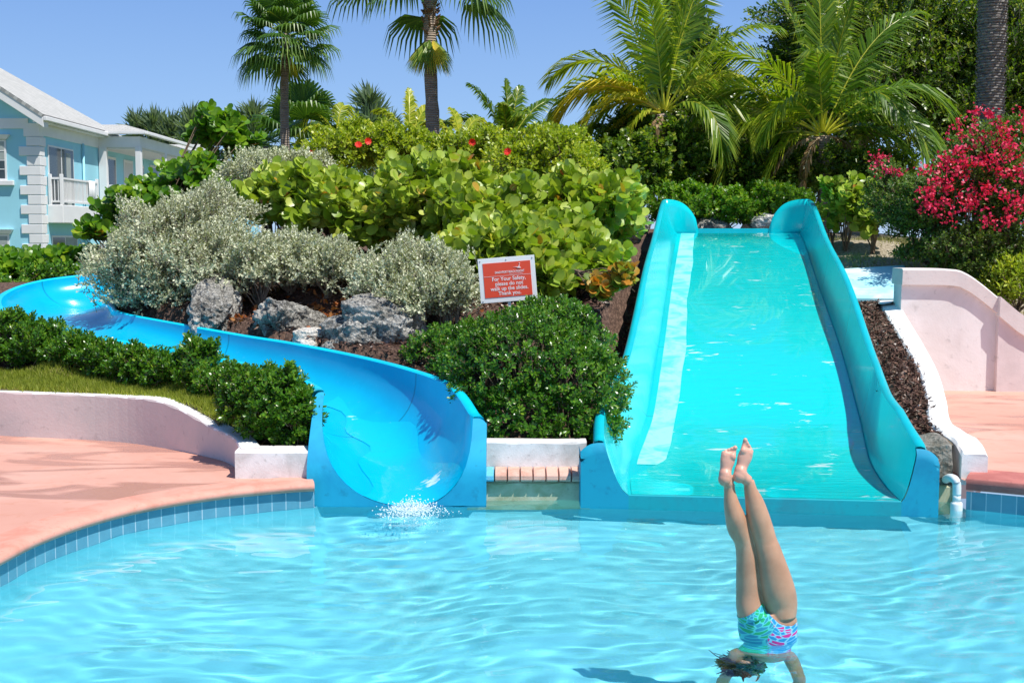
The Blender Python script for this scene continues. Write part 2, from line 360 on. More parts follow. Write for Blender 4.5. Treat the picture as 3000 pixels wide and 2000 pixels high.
# ------------------------------------------------------------------ terrain functions
PX = [(-2.5,9.6,.42),(-1.8,9.5,.40),(-.4,9.7,.40),(.6,9.7,.40),(-2.4,10.2,.5),(-3.1,10.8,.57),(-4.9,11.6,.6),(-7,12,.6),(-11,13,.6),
      (-3,11.2,.72),(-4.5,12.0,.82),(-6,12.9,.95),(-7.5,14,1.1),(-7.5,18,1.45),(-5,19,1.75),(-5.2,17.6,1.5),(-10,20,1.2),
      (-3.5,14.0,1.38),(-2.6,13.1,1.18),(-1.9,12.6,1.08),(-1.1,12.1,1.02),(-.4,11.2,.85),(.2,10.6,.62),(.8,11.5,.85),
      (-4,15,1.68),(-2,14.2,1.62),(-.5,13.6,1.5),(.6,13.2,1.35),(1.4,14.2,1.5),(.5,15.5,1.85),(-1.5,15.6,1.9),(-3.4,16,1.85),(1.9,16,1.7),(-3,17,1.95),(-1,17,1.95),(1,17,1.8),(2,18.5,1.9),
      (-3,20,2.2),(0,20,2.3),(2,21.5,2.25),(4,22,2.25),(0,25,2.2),(-5,24,2.0),(6,24,2.2),
      (3.4,9.4,.38),(3.55,10.2,.5),(3.75,12,.80),(4.1,13.6,1.02),(4.5,15.4,1.24),(5.2,16.5,1.55),(5.5,15.4,1.5),
      (5.4,18,1.8),(5.8,20,2.05),(8,18,1.8),(9,21,2.0),(12,20,1.8),(14,16,1.3),(7,15.1,.75),(8,15.1,.68),(6.5,15.1,1.0),(9.5,15.1,.6),(-4.2,11.22,.59),(-4.55,11.36,.59),(-3.8,11.12,.59),(-5.6,11.75,.6),(-6.4,12.05,.6),(-4.0,11.42,.64),(-3.4,10.95,.58),(-4.4,11.6,.66),(-5.2,11.8,.66),(-7.4,12.4,.6),(11,15.1,.5),(7,14.6,.7),(9,14.6,.6)]
PXa = np.array(PX)
CARVE = [(4.75,15.9,1.05,.62),(5.3,15.9,1.05,.6),(4.85,16.6,1.3,.5),(5.4,16.6,1.3,.5)]
def hz(x, y):
    x = np.asarray(x, float); y = np.asarray(y, float)
    d = (x[..., None]-PXa[:, 0])**2 + (y[..., None]-PXa[:, 1])**2 + .05
    wgt = d**-1.9
    z = (wgt*PXa[:, 2]).sum(-1)/wgt.sum(-1)
    for cx, cy, cz, cr_ in CARVE:
        dd = np.hypot(x-cx, y-cy); z = np.where(dd < cr_, np.minimum(z, cz), z)
    return z
def hz1(x, y): return float(hz(np.array([x]), np.array([y]))[0])

# ------------------------------------------------------------------ slides
def chute(name_lip_mat, root, rows, mats, us):
    pass
def grid_uv(name, G, us, vs, mat, parent, smooth=True):
    G = np.asarray(G, float); a, b = G.shape[:2]
    V = G.reshape(-1, 3) - np.array(parent.location)
    F = [(i*b+j, i*b+j+1, (i+1)*b+j+1, (i+1)*b+j) for i in range(a-1) for j in range(b-1)]
    me = bpy.data.meshes.new(name); me.from_pydata(V.tolist(), [], F)
    uv = me.uv_layers.new(name='uv'); li = np.zeros(len(me.loops), np.int32); me.loops.foreach_get('vertex_index', li)
    U = np.repeat(np.asarray(us), b); W = np.tile(np.asarray(vs), a)
    uv.data.foreach_set('uv', np.stack([U[li], W[li]], -1).ravel().astype(np.float32))
    return link(me, name, mat, parent, smooth)
# --- blue body slide on the left
root = empty('body_slide', (-.9, 9.2, 0), 'blue curving body slide with U shaped trough ending left of the white kerb', 'water slide')
AB = [((950,1148,9.65),(1386,1222,9.5),.74),((905,1118,10.05),(1310,1132,10.12),.66),((850,1098,10.4),(1200,1087,10.75),.54),
      ((770,1076,10.8),(1041,1046,11.4),.42),((660,1052,11.2),(850,1008,12.0),.35),((560,1031,11.5),(719,987,12.4),.31),
      ((430,1010,11.85),(536,954,12.95),.27),((260,983,12.3),(360,920,13.5),.22),((77,941,12.9),(322,898,14.1),.18),
      ((19,907,13.7),(313,884,14.4),.17),((4,885,14.5),(315,872,14.75),.18),((18,862,15.3),(325,861,15.05),.22),
      ((70,838,16.0),(345,853,15.3),.26),((153,819,16.5),(372,850,15.5),.35),((275,806,16.8),(420,850,15.6),.35),
      ((360,808,16.8),(500,850,15.6),.35),((440,815,16.8),(580,850,15.6),.35)]
A = crom([P(*a) for a, b, d in AB], 6); B = crom([P(*b) for a, b, d in AB], 6); Dp = [float(q[0]) for q in crom([(d,) for a, b, d in AB], 6)]
nT = 25; T = np.linspace(0, 1, nT)
def ushape(t, p=2.3): return (1-abs(2*t-1)**p)**(1/p)
def Yplate(z): return 9.18 + (0 if z < .28 else .42*((z-.28)/.5)**1.35)
G = []; us = []; L = 0; Lip = []; Lip2 = []
for i, (a, b, d) in enumerate(zip(A, B, Dp)):
    row = [a+(b-a)*(.5-.5*math.cos(math.pi*t)) + np.array([0, 0, -d*ushape(.5-.5*math.cos(math.pi*t))]) for t in T]
    if i == 0: row = [np.array([q[0], Yplate(q[2]), q[2]]) for q in row]
    elif i < 6:
        k = i/6; row = [np.array([q[0], q[1]*k+(1-k)*(q[1]-9.6+Yplate(q[2])) , q[2]]) for q in row]
    if i: L += float(np.linalg.norm((a+b)/2-(A[i-1]+B[i-1])/2))
    us.append(L); G.append(row)
    n = (a-b); n[2] = 0; n /= np.linalg.norm(n)
    drop = .34 if i < 14 else .13
    def lip(p, s): return [p, p+s*n*.012+arr(0,0,.012), p+s*n*.05+arr(0,0,.016), p+s*n*.085+arr(0,0,.004), p+s*n*.10+arr(0,0,-.03), p+s*n*.105+arr(0,0,-drop)]
    Lip.append(lip(np.array(row[0]), 1)); Lip2.append(lip(np.array(row[-1]), -1))
grid_uv('chute', G, us, T, M['slide_blue'], root)
mb = MB(); mb.grid(Lip); mb.f.append(tuple(range(6))); mb.build('rim', M['slide_blue_lip'], root, True)
mb = MB(); mb.grid(Lip2); mb.f.append(tuple(range(6))); mb.build('rim', M['slide_blue_lip'], root, True)
for k in range(len(G)):
    for j in (3, 6, 9, 12, 15, 18, 21): q = G[k][j]; CARVE.append((q[0], q[1], q[2]-.07, .26 if j in (3, 21) else .34))
# front plate
xo0, xo1 = P(900, 1480, 9.18)[0], P(1424, 1476, 9.18)[0]
row0 = G[0]; inner = []; outer = []
for j, q in enumerate(row0):
    x, z = q[0], q[2]; inner.append((x, Yplate(z)-.004, z))
zl, zr = row0[0][2], row0[-1][2]
mb = MB()
for side in (0, 1):
    half = inner[:nT//2+1] if side == 0 else inner[nT//2:][::-1]
    xo = xo0 if side == 0 else xo1; zt = zl if side == 0 else zr
    rows = []
    for (x, y, z) in half:
        line = []
        for s in np.linspace(0, 1, 8):
            X = x+(xo-x)*s
            zz = z; rnd_ = .10
            if zt-z < rnd_:     # rounded shoulder
                e_ = max(0, abs(X-x)-.02)/max(1e-3, abs(xo-x)); zz = z-(zt-z < rnd_)*.07*e_**3
            line.append((X, Yplate(zz)-.004, zz))
        rows.append(line)
    rows.append([(X, 9.176, -.05) for X, _, _ in [(half[-1][0]+(xo-half[-1][0])*s, 0, 0) for s in np.linspace(0, 1, 8)]])
    mb.grid(rows)
    # outer side skin
    rs = []
    for (X, y, z) in [r[-1] for r in rows]: rs.append([(xo, y, z), (xo, y+.2, z)])
    mb.grid(rs)
pl = mb.build('front_plate', M['slide_blue_plate'], root, True); pl.cycles.is_caustics_receiver = True
# thin film of water swirling out of the trough
FR = []; fu = []
for i in range(0, 19):
    q = np.array(G[i]); w0 = .37+.04*math.sin(i*.9)+.012*i; w1 = .80+.06*math.sin(i*.7+1)-.008*i
    tt_ = np.linspace(w0, w1, 13); idx = tt_*(nT-1)
    FR.append([np.array([np.interp(a_, np.arange(nT), q[:, k]) for k in range(3)])+arr(0, -.002, .004) for a_ in idx]); fu.append(us[i])
grid_uv('running_water', FR, fu, np.linspace(0, 1, 13), film((.0,.50,.74), (1.8, 5, 5)), root)
# --- wide teal slide on the right
root = empty('wide_slide', (1.88, 8.98, 0), 'wide turquoise water slide with tall side walls behind the upturned legs', 'water slide')
st = [(.90,9.10,.10,2.93,8.87),(.95,9.7,.10,2.99,9.45),(1.05,10.4,.14,3.1,10.2),(1.2,11.1,.22,3.25,10.9),(1.37,11.9,.36,3.42,11.7),(1.72,13.9,.85,3.77,13.7),
      (2.15,16.5,1.42,4.2,16.35),(2.62,19.2,2.0,4.66,19.1),(2.80,20.3,2.16,4.84,20.2)]
S = crom(st, 8); us = []; L = 0
FL = []; WL = []; WR = []; LL = []; LR = []; WORN = []; FILM = []
wt = np.linspace(0, 1, 11)
for i, (xl, yl, zf, xr, yr) in enumerate(S):
    a = arr(xl, yl, zf); b = arr(xr, yr, zf); n = (b-a)/np.linalg.norm(b-a)
    if i: L += float(np.linalg.norm((a+b)/2-pm))
    pm = (a+b)/2; us.append(L)
    FL.append([a+(b-a)*t for t in np.linspace(0, 1, 12)])
    h = .54 + .03*math.sin(L*1.3) if L > .8 else .40+.19*min(L,.8)**.8
    wl = [a - n*(.19*t**.62)+arr(0, 0, h*t) for t in wt]; wr = [b + n*(.11*t**.62)+arr(0, 0, h*t) for t in wt]
    if i == 0:
        wl = [q+arr(0, .22*max(0, (q[2]-.45)/.15)**1.5, 0) for q in wl]; wr = [q+arr(0, .22*max(0, (q[2]-.45)/.15)**1.5, 0) for q in wr]
    WL.append(wl); WR.append(wr)
    drop = .5
    def lip(p, s): return [p, p+s*n*.012+arr(0,0,.012), p+s*n*.04+arr(0,0,.016), p+s*n*.07+arr(0,0,.004), p+s*n*.085+arr(0,0,-.035), p+s*n*.09+arr(0,0,-drop)]
    LL.append(lip(wl[-1], -1)); LR.append(lip(wr[-1], 1))
    FILM.append([a+(b-a)*t+arr(0,0,.008) for t in np.linspace((.145+.006*math.sin(L*1.6)+.003*math.sin(L*4.3)) if L > 1.3 else max(.012, .15*(L-.6)/.7), .995, 12)])
    WORN.append([a+(b-a)*t+arr(0,0,.004) for t in np.linspace(.03, .16, 5)])
grid_uv('floor', FL, us, np.linspace(0,1,12), M['slide_teal'], root)
grid_uv('side_wall', WL, us, wt, M['slide_teal'], root); grid_uv('side_wall', WR, us, wt, M['slide_teal'], root)
for g in (LL, LR): mb = MB(); mb.grid(g); mb.f.append(tuple(range(6))); mb.build('rim', M['slide_teal_lip'], root, True)
# worn dry strip and running water
k0 = next(i for i, u_ in enumerate(us) if u_ > 1.1)
grid_uv('worn_strip', WORN[k0:], us[k0:], np.linspace(0,1,5), M['worn'], root)
o = grid_uv('running_water', FILM, us, np.linspace(0,1,12), M['film'], root)
for i, (xl, yl, zf, xr, yr) in enumerate(S):
    for t in np.linspace(-.1, 1.1, 9): CARVE.append((xl+(xr-xl)*t, yl+(yr-yl)*t, zf-.06, .34))
# front lip and front plates
xl, yl, zf, xr, yr = S[0]; a = arr(xl, yl, zf); b = arr(xr, yr, zf); n = (b-a)/np.linalg.norm(b-a)
mb = MB(); mb.grid([[a+(b-a)*t+arr(0,-.02,dz) for t in np.linspace(0,1,8)] for dz in (.0, -.015, -.145)])
mb.grid([[a+(b-a)*t+arr(0,0,.006) for t in (0,1)], [a+(b-a)*t+arr(0,-.02,.0) for t in (0,1)]])
fl = mb.build('front_lip', M['teal_front'], root); fl.cycles.is_caustics_receiver = True
for s_, wall, base in ((-1, WL[0], a), (1, WR[0], b)):
    rows = []
    for q in wall:
        line = []
        oo = base + s_*n*(.37 if s_ < 0 else .27)
        for s in np.linspace(0, 1, 8):
            X = q+(arr(oo[0], oo[1], q[2])-q)*s
            X[1] = (base+s_*n*np.dot(X-base, s_*n))[1]-.02 + .22*max(0, (q[2]-.45)/.15)**1.5
            top = wall[-1][2]-q[2]
            if top < .12: X[2] -= .07*s**3
            line.append(X)
        rows.append(line)
    rows = [[x_-arr(0,0,.145) for x_ in rows[0]]] + rows
    mb = MB(); mb.grid(rows)
    mb.grid([[r[-1], r[-1]+arr(0,.25,0)] for r in rows])
    o = mb.build('front_plate', M['slide_teal_plate'], root, True); o.cycles.is_caustics_receiver = True
# top: ears and sill
xl, yl, zf, xr, yr = S[-1]; a = arr(xl, yl, zf); b = arr(xr, yr, zf); n = (b-a)/np.linalg.norm(b-a); bk = arr(-n[1], n[0], 0)
for s_, wall in ((1, WL[-1]), (-1, WR[-1])):
    rows = []
    for t in np.linspace(0, 1, 14):
        p0 = wall[-1]+s_*n*(-.02+.58*t); hh = .54*(max(0, 1-t**2.6))**.55+.035
        cur = bk*(.32*math.sin(min(1, t*1.4)*math.pi/2))
        rows.append([np.array([p0[0], p0[1], zf-.05])+cur+arr(0,0,(hh+.05)*k)-bk*.10*k*(1-k) for k in np.linspace(0, 1, 6)])
    mb = MB(); mb.grid(rows); o = mb.build('end_wall', M['slide_teal'], root, True)
    so_ = o.modifiers.new('solid', 'SOLIDIFY'); so_.thickness = .05; so_.offset = 0
mb = MB()
ca = a+bk*.33; cb = b+bk*.33
mb.grid([[ca+n*.3+arr(0,0,z)+bk*y for z, y in ((-.1,-.02),(.085,-.02),(.09,.1),(-.1,.1))], [cb-n*.3+arr(0,0,z)+bk*y for z, y in ((-.1,-.02),(.085,-.02),(.09,.1),(-.1,.1))]])
mb.grid([[a+(b-a)*t, a+(b-a)*t+bk*.33] for t in (0, 1)])
sill = mb.build('sill', M['slide_teal_lip'], root)
mb = MB()
for k in range(30):
    for r_ in (0, 1):
        c = ca+n*(.34+.047*k)+bk*(-.024)+arr(0,0,.025+.03*r_)
        mb.grid([[c, c+n*.03], [c+arr(0,0,.012), c+n*.03+arr(0,0,.012)]])
mb.build('drain_slot', plain('dark_slot', (.02,.12,.14), .6), sill)

# ------------------------------------------------------------------ pool, deck, hill
arc = [(-1.53,9.10),(-1.75,9.03),(-2.2,8.79),(-2.6,8.42),(-2.86,7.98),(-3.02,7.45),(-3.07,6.94),(-3.12,6.3),(-3.4,5.5),(-4,4.7),(-5,3.6),(-6,2),(-6.5,0),(-6,-3),(0,-5),(6,-3),(7,2),(6.6,5),(5.6,7.3),(4.7,8.35),(3.95,8.82),(3.50,9.07)]
arc = [q for q in crom(arc, 6)]
outline = [tuple(q) for q in arc] + [(3.49,9.34),(3.15,9.38),(1.5,9.38),(-.2,9.38),(-1.5,9.38)]
# basin
cx, cy = 0, 4
mb = MB(); rows = []
ring = outline+[outline[0]]
for k, zk in ((0, -1.1), (.45, -1.05), (.7, -.92), (.86, -.72), (.95, -.52), (1, -.42)): rows.append([(cx+(x-cx)*k, cy+(y-cy)*k, zk) for x, y in ring])
rows.append([(x, y, -.018) for x, y in ring]); mb.grid(rows)
o = mb.build('pool_floor', M['basin'], None, True); tag(o, kind='structure'); o.cycles.is_caustics_receiver = True
# waterline tile band
us = [0]
for a_, b_ in zip(arc[:-1], arc[1:]): us.append(us[-1]+float(np.hypot(*(b_-a_))))
tr = bpy.data.objects.new('pool_tile_border', None)
G = [[(q[0], q[1], z) for z in (-.018, .135)] for q in arc]
class _L: location = (0, 0, 0); type = 'X'
def plain_grid_uv(name, G, us, vs, mat):
    G = np.asarray(G, float); a, b = G.shape[:2]
    F = [(i*b+j, i*b+j+1, (i+1)*b+j+1, (i+1)*b+j) for i in range(a-1) for j in range(b-1)]
    me = bpy.data.meshes.new(name); me.from_pydata(G.reshape(-1,3).tolist(), [], F)
    uv = me.uv_layers.new(name='uv'); li = np.zeros(len(me.loops), np.int32); me.loops.foreach_get('vertex_index', li)
    U = np.repeat(np.asarray(us), b); W = np.tile(np.asarray(vs), a)
    uv.data.foreach_set('uv', np.stack([U[li], W[li]], -1).ravel().astype(np.float32)); return link(me, name, mat)
o = plain_grid_uv('pool_wall', G, us, (.02-.018, .135), M['tile']); tag(o, kind='structure'); o.cycles.is_caustics_receiver = True
# coping nose swept along the rim
def sweep_coping(name, pts, mat, zt=.205, zb=.133, over=.045, back=.22):
    rows = []; m = len(pts)
    for i, q in enumerate(pts):
        d = pts[min(i+1, m-1)]-pts[max(i-1, 0)]; d = d/np.linalg.norm(d); nn = np.array([-d[1], d[0]])   # towards water?
        c = np.array([0, 4.])-q[:2]
        if nn @ c < 0: nn = -nn
        prof = [(-back, zt+.004), (-.03, zt+.003), (.015, zt-.004), (.036, zt-.018), (over, (zt+zb)/2), (.038, zb+.012), (.02, zb), (-.01, zb)]
        rows.append([(q[0]+nn[0]*s, q[1]+nn[1]*s, z) for s, z in prof])
    mb = MB(); mb.grid(rows); return mb.build(name, mat, None, True)
i_r = next(i for i, q in enumerate(arc) if q[0] > 4.5 and q[1] > 7.5)
o = sweep_coping('coping', arc[:i_r], M['coping']); tag(o, kind='structure'); o.cycles.is_caustics_receiver = True
o = sweep_coping('coping', arc[i_r-1:], M['red_coping'], zt=.25, zb=.15, over=.02, back=.35); tag(o, kind='structure')
# deck and far ground as rings
def offring(pts, k):
    return [(cx+(x-cx)*k, cy+(y-cy)*k) for x, y in pts]
inset = [tuple(np.array(q)+(np.array(q)-arr(cx,cy))/np.linalg.norm(np.array(q)-arr(cx,cy))*.04) for q in ring]
deckb = []
nb = len(arc)
def dz(i): return -.6 if nb+1 <= i < nb+5 else .20     # nothing of the deck under the slides
mb = MB(); rows = [[(x, y, dz(i)) for i, (x, y) in enumerate(inset)]]
for k in (1.2, 1.6, 2.2, 3.2): rows.append([(x, y, dz(i)) for i, (x, y) in enumerate(offring(ring, k))])
mb.grid(rows); mb.add([(3.52,9.45,.197),(11.6,9.45,.197),(11.6,15.2,.197),(3.52,15.2,.197)], [(0,1,2,3)]); o = mb.build('deck', M['deck']); tag(o, kind='structure')
mb = MB(); rows = [[(x, y, .19) for x, y in offring(ring, k)] for k in (3.19, 6, 20, 90, 260)]
mb.grid(rows); o = mb.build('ground', M['ground']); tag(o, kind='structure')
# hill
kerbR = [(8.9,3.66),(9.4,3.64),(10.2,3.68),(11.2,3.80),(12.4,3.98),(13.6,4.28),(14.9,4.62),(15.3,4.75)]
def kerb_x(y): return np.interp(y, [k[0] for k in kerbR], [k[1] for k in kerbR])
xs = np.arange(-16, 16.01, .11); ys = np.arange(9.46, 28, .11)
X, Y = np.meshgrid(xs, ys); Z = hz(X, Y)
rr = np.random.default_rng(3); Z = Z+rr.normal(0, .004, Z.shape); Z -= .14*((X < -2.1) & (Y < np.interp(X, [-9,-6.4,-4.9,-3.75,-3.15,-2.55,-2.2], [13.3,12.6,12.05,11.55,11.2,10.75,10.05])))
edge = np.clip((X-9)/5, 0, 1)+np.clip((-9-X)/5, 0, 1)+np.clip((Y-24)/4, 0, 1); Z = Z*(1-np.clip(edge, 0, 1))+.15*np.clip(edge, 0, 1)
# left boundary by retaining wall, right boundary by kerb and stair wall
wallpts = [(-12,13.2),(-6.4,11.8),(-4.9,11.3),(-3.75,10.98),(-3.1,10.6),(-2.42,10.05),(-2.14,9.3),(-2.1,9.2)]
wy = np.interp(X, [p[0] for p in wallpts], [p[1] for p in wallpts])
keep = (Y > wy+.03) & ~((Y < 14.85) & (X > kerb_x(Y)-.12) & (X < 11.4)) & (Y > 9.6)
V = np.stack([X, Y, Z], -1).reshape(-1, 3); nx = len(xs); i = np.arange(len(xs)-1); j = np.arange(len(ys)-1)
I, J = np.meshgrid(i, j); a0 = (J*nx+I).ravel(); kf = keep.ravel(); F = np.stack([a0, a0+1, a0+nx+1, a0+nx], -1)
F = F[kf[F].all(1)]
dryness = np.clip((X-4.4)/.8, 0, 1)*np.clip((Y-15)/1, 0, 1)*.9
o = fast_mesh('hill', V, F, dryness.ravel(), M['hill'], None, True); tag(o, kind='structure')
# water
rng = np.random.default_rng(11)
WV = []
for q in range(84):
    k = 3.2*(16**rng.random()); th = rng.normal(.25, .75) + (math.pi if rng.random() < .3 else 0)
    WV.append((k*math.sin(th)*.8, k*math.cos(th), rng.uniform(0, 6.28), k))
def wz(X, Y):
    Xw = X+.10*np.sin(1.7*Y+.8*X)+.06*np.sin(3.1*X+1); Yw = Y+.10*np.sin(1.9*X+.5*Y)+.05*np.sin(4.3*X-1.3*Y)
    Z = 0
    for kx, ky, p, k in WV: Z = Z+.0018/k**.60*np.sin(kx*Xw+ky*Yw+p)
    for px, py, am in ((-.78,9.0,.004),(1.33,6.07,.0032)):
        r = np.hypot(X-px, Y-py); Z = Z+am*np.exp(-r*1.6)*np.sin(26*r)
    return Z
gx = np.concatenate([np.arange(-6.6, -3.3, .3), np.arange(-3.3, 4.4, .028), np.arange(4.4, 7.2, .3)])
gy = np.concatenate([np.arange(-5, 4.6, .3), np.arange(4.6, 9.42, .026)])
X, Y = np.meshgrid(gx, gy); Z = wz(X, Y)
nx = len(gx); I, J = np.meshgrid(np.arange(nx-1), np.arange(len(gy)-1)); a0 = (J*nx+I).ravel()
o = fast_mesh('water', np.stack([X, Y, Z], -1).reshape(-1, 3), np.stack([a0, a0+1, a0+nx+1, a0+nx], -1), Z.ravel()*0, M['water'], None, True)
tag(o, kind='structure'); o.cycles.is_caustics_caster = True
# splash
mb = MB(); rnd = random.Random(5)
def ico(mb, c, r, r_=.5):
    t = (1+5**.5)/2; v = [(-1,t,0),(1,t,0),(-1,-t,0),(1,-t,0),(0,-1,t),(0,1,t),(0,-1,-t),(0,1,-t),(t,0,-1),(t,0,1),(-t,0,-1),(-t,0,1)]
    f = [(0,11,5),(0,5,1),(0,1,7),(0,7,10),(0,10,11),(1,5,9),(5,11,4),(11,10,2),(10,7,6),(7,1,8),(3,9,4),(3,4,2),(3,2,6),(3,6,8),(3,8,9),(4,9,5),(2,4,11),(6,2,10),(8,6,7),(9,8,1)]
    mb.add(np.array(v)*r/1.9+np.array(c), f, r_)
for k in range(1500):
    a_ = rnd.gauss(0, 1); x = -.76+.10*a_; y = 9.05-abs(rnd.gauss(0, .17)); z = abs(rnd.gauss(0, .045))*math.exp(-abs(a_)*.3)
    ico(mb, (x, y, z), rnd.uniform(.0018, .0055))
o = mb.build('splash', M['white_flecks'], None, True); tag(o, 'white water splash where the blue slide pours into the pool', 'splash', kind='stuff')
# stained wall between the slides and brick coping
def thick_wall(pts, th, side=1):
    """pts: (x, y, zbot, ztop) front face polyline; th goes to +side normal"""
    p = [np.array(q[:2], float) for q in pts]; m = len(p); rows = []
    for i in range(m):
        d = p[min(i+1, m-1)]-p[max(i-1, 0)]; d = d/np.linalg.norm(d); nn = np.array([-d[1], d[0]])*side
        zb, zt = pts[i][2:4]; q = p[i]
        jr = .006*math.sin(i*2.3); prof = [(0, zb), (0, zt-.02+jr), (.008, zt-.005), (.025, zt), (th-.02, zt), (th, zt-.02), (th, zb)]
        rows.append([(q[0]+nn[0]*s, q[1]+nn[1]*s, z) for s, z in prof])
    return rows
def wall_obj(name, rows, mat, label, cat='wall', parent=None, capmat=None):
    mb = MB(); mb.grid(rows)
    k = len(rows[0]); mb.f.append(tuple(range(mb.n-k, mb.n))); mb.f.append(tuple(reversed(range(k))))
    o = mb.build(name, mat, parent, False, 0, True)
    if parent is None: tag(o, label, cat)
    if capmat:
        o.data.materials.append(capmat)
        for f in o.data.polygons:
            if f.normal.z > .5: f.material_index = 1
    return o
def dense(pts, step=.12):
    out = []
    for a_, b_ in zip(pts[:-1], pts[1:]):
        a_ = np.array(a_, float); b_ = np.array(b_, float); n_ = max(1, int(np.linalg.norm((b_-a_)[:2])/step))
        out += [a_+(b_-a_)*t for t in np.linspace(0, 1, n_, endpoint=False)]
    return out+[np.array(pts[-1], float)]
o = wall_obj('pool_ledge', thick_wall(dense([(-.35,9.36,-.3,.155),(.62,9.36,-.3,.155)]), .4), M['algae_wall'], 'stained beige plaster strip at the waterline between the two slides'); o.cycles.is_caustics_receiver = True
wall_obj('retaining_wall', thick_wall(dense([(-.34,9.50,.05,.455),(.0,9.505,.05,.452),(.35,9.5,.05,.448),(.60,9.5,.05,.452)]), .16), M['white_paint'], 'low white rough retaining wall between the two slides below the clipped hedge')
bc = empty('brick_coping', (.1, 9.4, .16), 'row of rounded salmon bricks under the white wall between the slides', 'coping')
for k in range(9):
    x0 = -.34+.102*k; mb = MB(); rows = []
    for x in (x0, x0+.004, x0+.09, x0+.094):
        s_ = .008 if x in (x0, x0+.094) else 0
        rows.append([(x, 9.33+s_, .158), (x, 9.312+s_, .175), (x, 9.315+s_, .205-s_), (x, 9.335+s_, .225-s_), (x, 9.5, .245-s_), (x, 9.5, .158)])
    mb.grid(rows); mb.f.append((0,1,2,3,4,5)); mb.f.append(tuple(range(mb.n-1, mb.n-7, -1)))
    o = mb.build('brick', M['blue_brick'] if k < 2 else M['brick'], bc, False, 0, True)
    if k < 2: o['label'] = 'brick splashed with blue paint'
# left retaining wall (thin painted top) and its end block
wl = [(-12,13.2,.1,.64),(-9.2,12.5,.1,.64),(-7.6,12.1,.1,.637),(-6.4,11.8,.1,.635),(-4.9,11.3,.1,.63),(-3.75,10.98,.1,.63),(-3.12,10.6,.1,.62),(-2.55,10.10,.1,.47),(-2.30,9.75,.1,.44),(-2.14,9.30,.1,.43)]
wall_obj('garden_wall', thick_wall([tuple(q) for q in crom(wl, 7)], .17, 1), M['pink_paint'], 'low weathered pink garden wall with white painted top on the left terrace', capmat=M['white_top'])
wall_obj('wall_block', [[(x, y, z) for y, z in ((9.24,.1),(9.24,.40),(9.25,.415),(9.45,.425),(9.46,.1))] for x in np.linspace(-2.17, -1.52, 8)], M['white_paint'], 'white masonry end block between the pink wall and the blue slide')
gw = [o_ for o_ in bpy.data.objects if o_.name.startswith('garden_wall')][0]
mb = MB(); rk = random.Random(4); pc = []
for k in range(12):
    t = k/11; x = P(16, 1000, 11.45)[0]+rk.uniform(-.012, .012); y = float(np.interp(x, [q[0] for q in wl], [q[1] for q in wl])); pc.append((x, y-.075, .20+.43*t, rk.uniform(.003, .009)))
mb.grid([[(x-w_, y, z), (x+w_, y, z)] for x, y, z, w_ in pc]); mb.build('crack', plain('dark_crack', (.06,.05,.045), .9), gw)
# right kerb beside the mulch, following the slide
KL = [P(2818,1331,9.24),P(2790,1285,9.6),P(2722,1235,9.9),P(2712,1165,10.6),P(2690,1085,11.6),P(2645,1005,13.0),P(2600,930,14.4),P(2571,880,15.3)]
KR = [P(2895,1331,9.22),P(2868,1285,9.55),P(2790,1235,9.85),P(2772,1165,10.55),P(2748,1085,11.5),P(2706,1005,12.9),P(2660,930,14.3),P(2631,880,15.2)]
KL = crom(KL, 5); KR = crom(KR, 5)
rows = []
for i, (a_, b_) in enumerate(zip(KL, KR)):
    j_ = .006*math.sin(i*1.7); rows.append([(a_[0], a_[1], .15), (a_[0], a_[1], a_[2]-.02), (a_[0]+.02, a_[1], a_[2]+j_), (b_[0]-.02, b_[1], b_[2]+j_), (b_[0], b_[1], b_[2]-.02), (b_[0], b_[1], .15)])
wall_obj('kerb', rows, M['white_top'], 'white painted concrete kerb climbing beside the mulch strip right of the wide slide', 'kerb')
# rough concrete block and pipe
def rockmesh(name, c, r, mat, seed, label, cat='rock', sq=1.0, amp=.25, sub=5, parent=None, rot=0):
    bm = bmesh.new(); bmesh.ops.create_icosphere(bm, subdivisions=sub, radius=1)
    off = Vector((seed*7.3, seed*3.1, seed))
    for v in bm.verts:
        d = v.co.normalized(); q = Vector([math.copysign(abs(x)**sq, x) for x in d])
        n1 = mnoise.fractal(d*1.5+off, 1, 2, 3); n2 = mnoise.fractal(d*8+off, .6, 2, 5)
        cell = mnoise.voronoi(d*7+off)[0][0]
        k = 1+amp*n1+amp*.2*n2-amp*.55*max(0, .32-cell)
        v.co = Vector((q.x*k*r[0], q.y*k*r[1], q.z*k*r[2]))
    me = bpy.data.meshes.new(name); bm.to_mesh(me); bm.free()
    o = link(me, name, mat, parent, sub > 4); o.location = c; o.rotation_euler = (0, rot, seed)
    if parent is None: tag(o, label, cat)
    return o
mb = MB(); mb.grid([[(x+.012*math.sin(y*40), y, z+.012*math.sin(x*30)) for x, y, z in r_] for r_ in
    [[(x, 9.31+.012*math.sin(i*2.1), .13), (x, 9.30+.01*math.sin(i*3.3), .3), (x, 9.33, .45+.012*math.sin(i)), (x, 9.38, .475+.01*math.sin(i*2)), (x, 9.6, .5), (x, 9.6, .14)] for i, x in enumerate(np.linspace(3.13, 3.47, 9))]])
mb.f.append(tuple(range(6))); mb.f.append(tuple(range(mb.n-1, mb.n-7, -1)))
o = mb.build('concrete_block', M['concrete'], None, False, .01, True); tag(o, 'rough grey broken concrete block beside the right foot of the wide slide', 'block')
wall_obj('pool_ledge', [[(x, y, z) for y, z in ((9.29,-.4),(9.29,.12),(9.31,.135),(9.7,.14),(9.7,-.4))] for x in np.linspace(3.10, 3.5, 6)], M['algae_wall'], 'short dark stained ledge at the waterline under the concrete block')
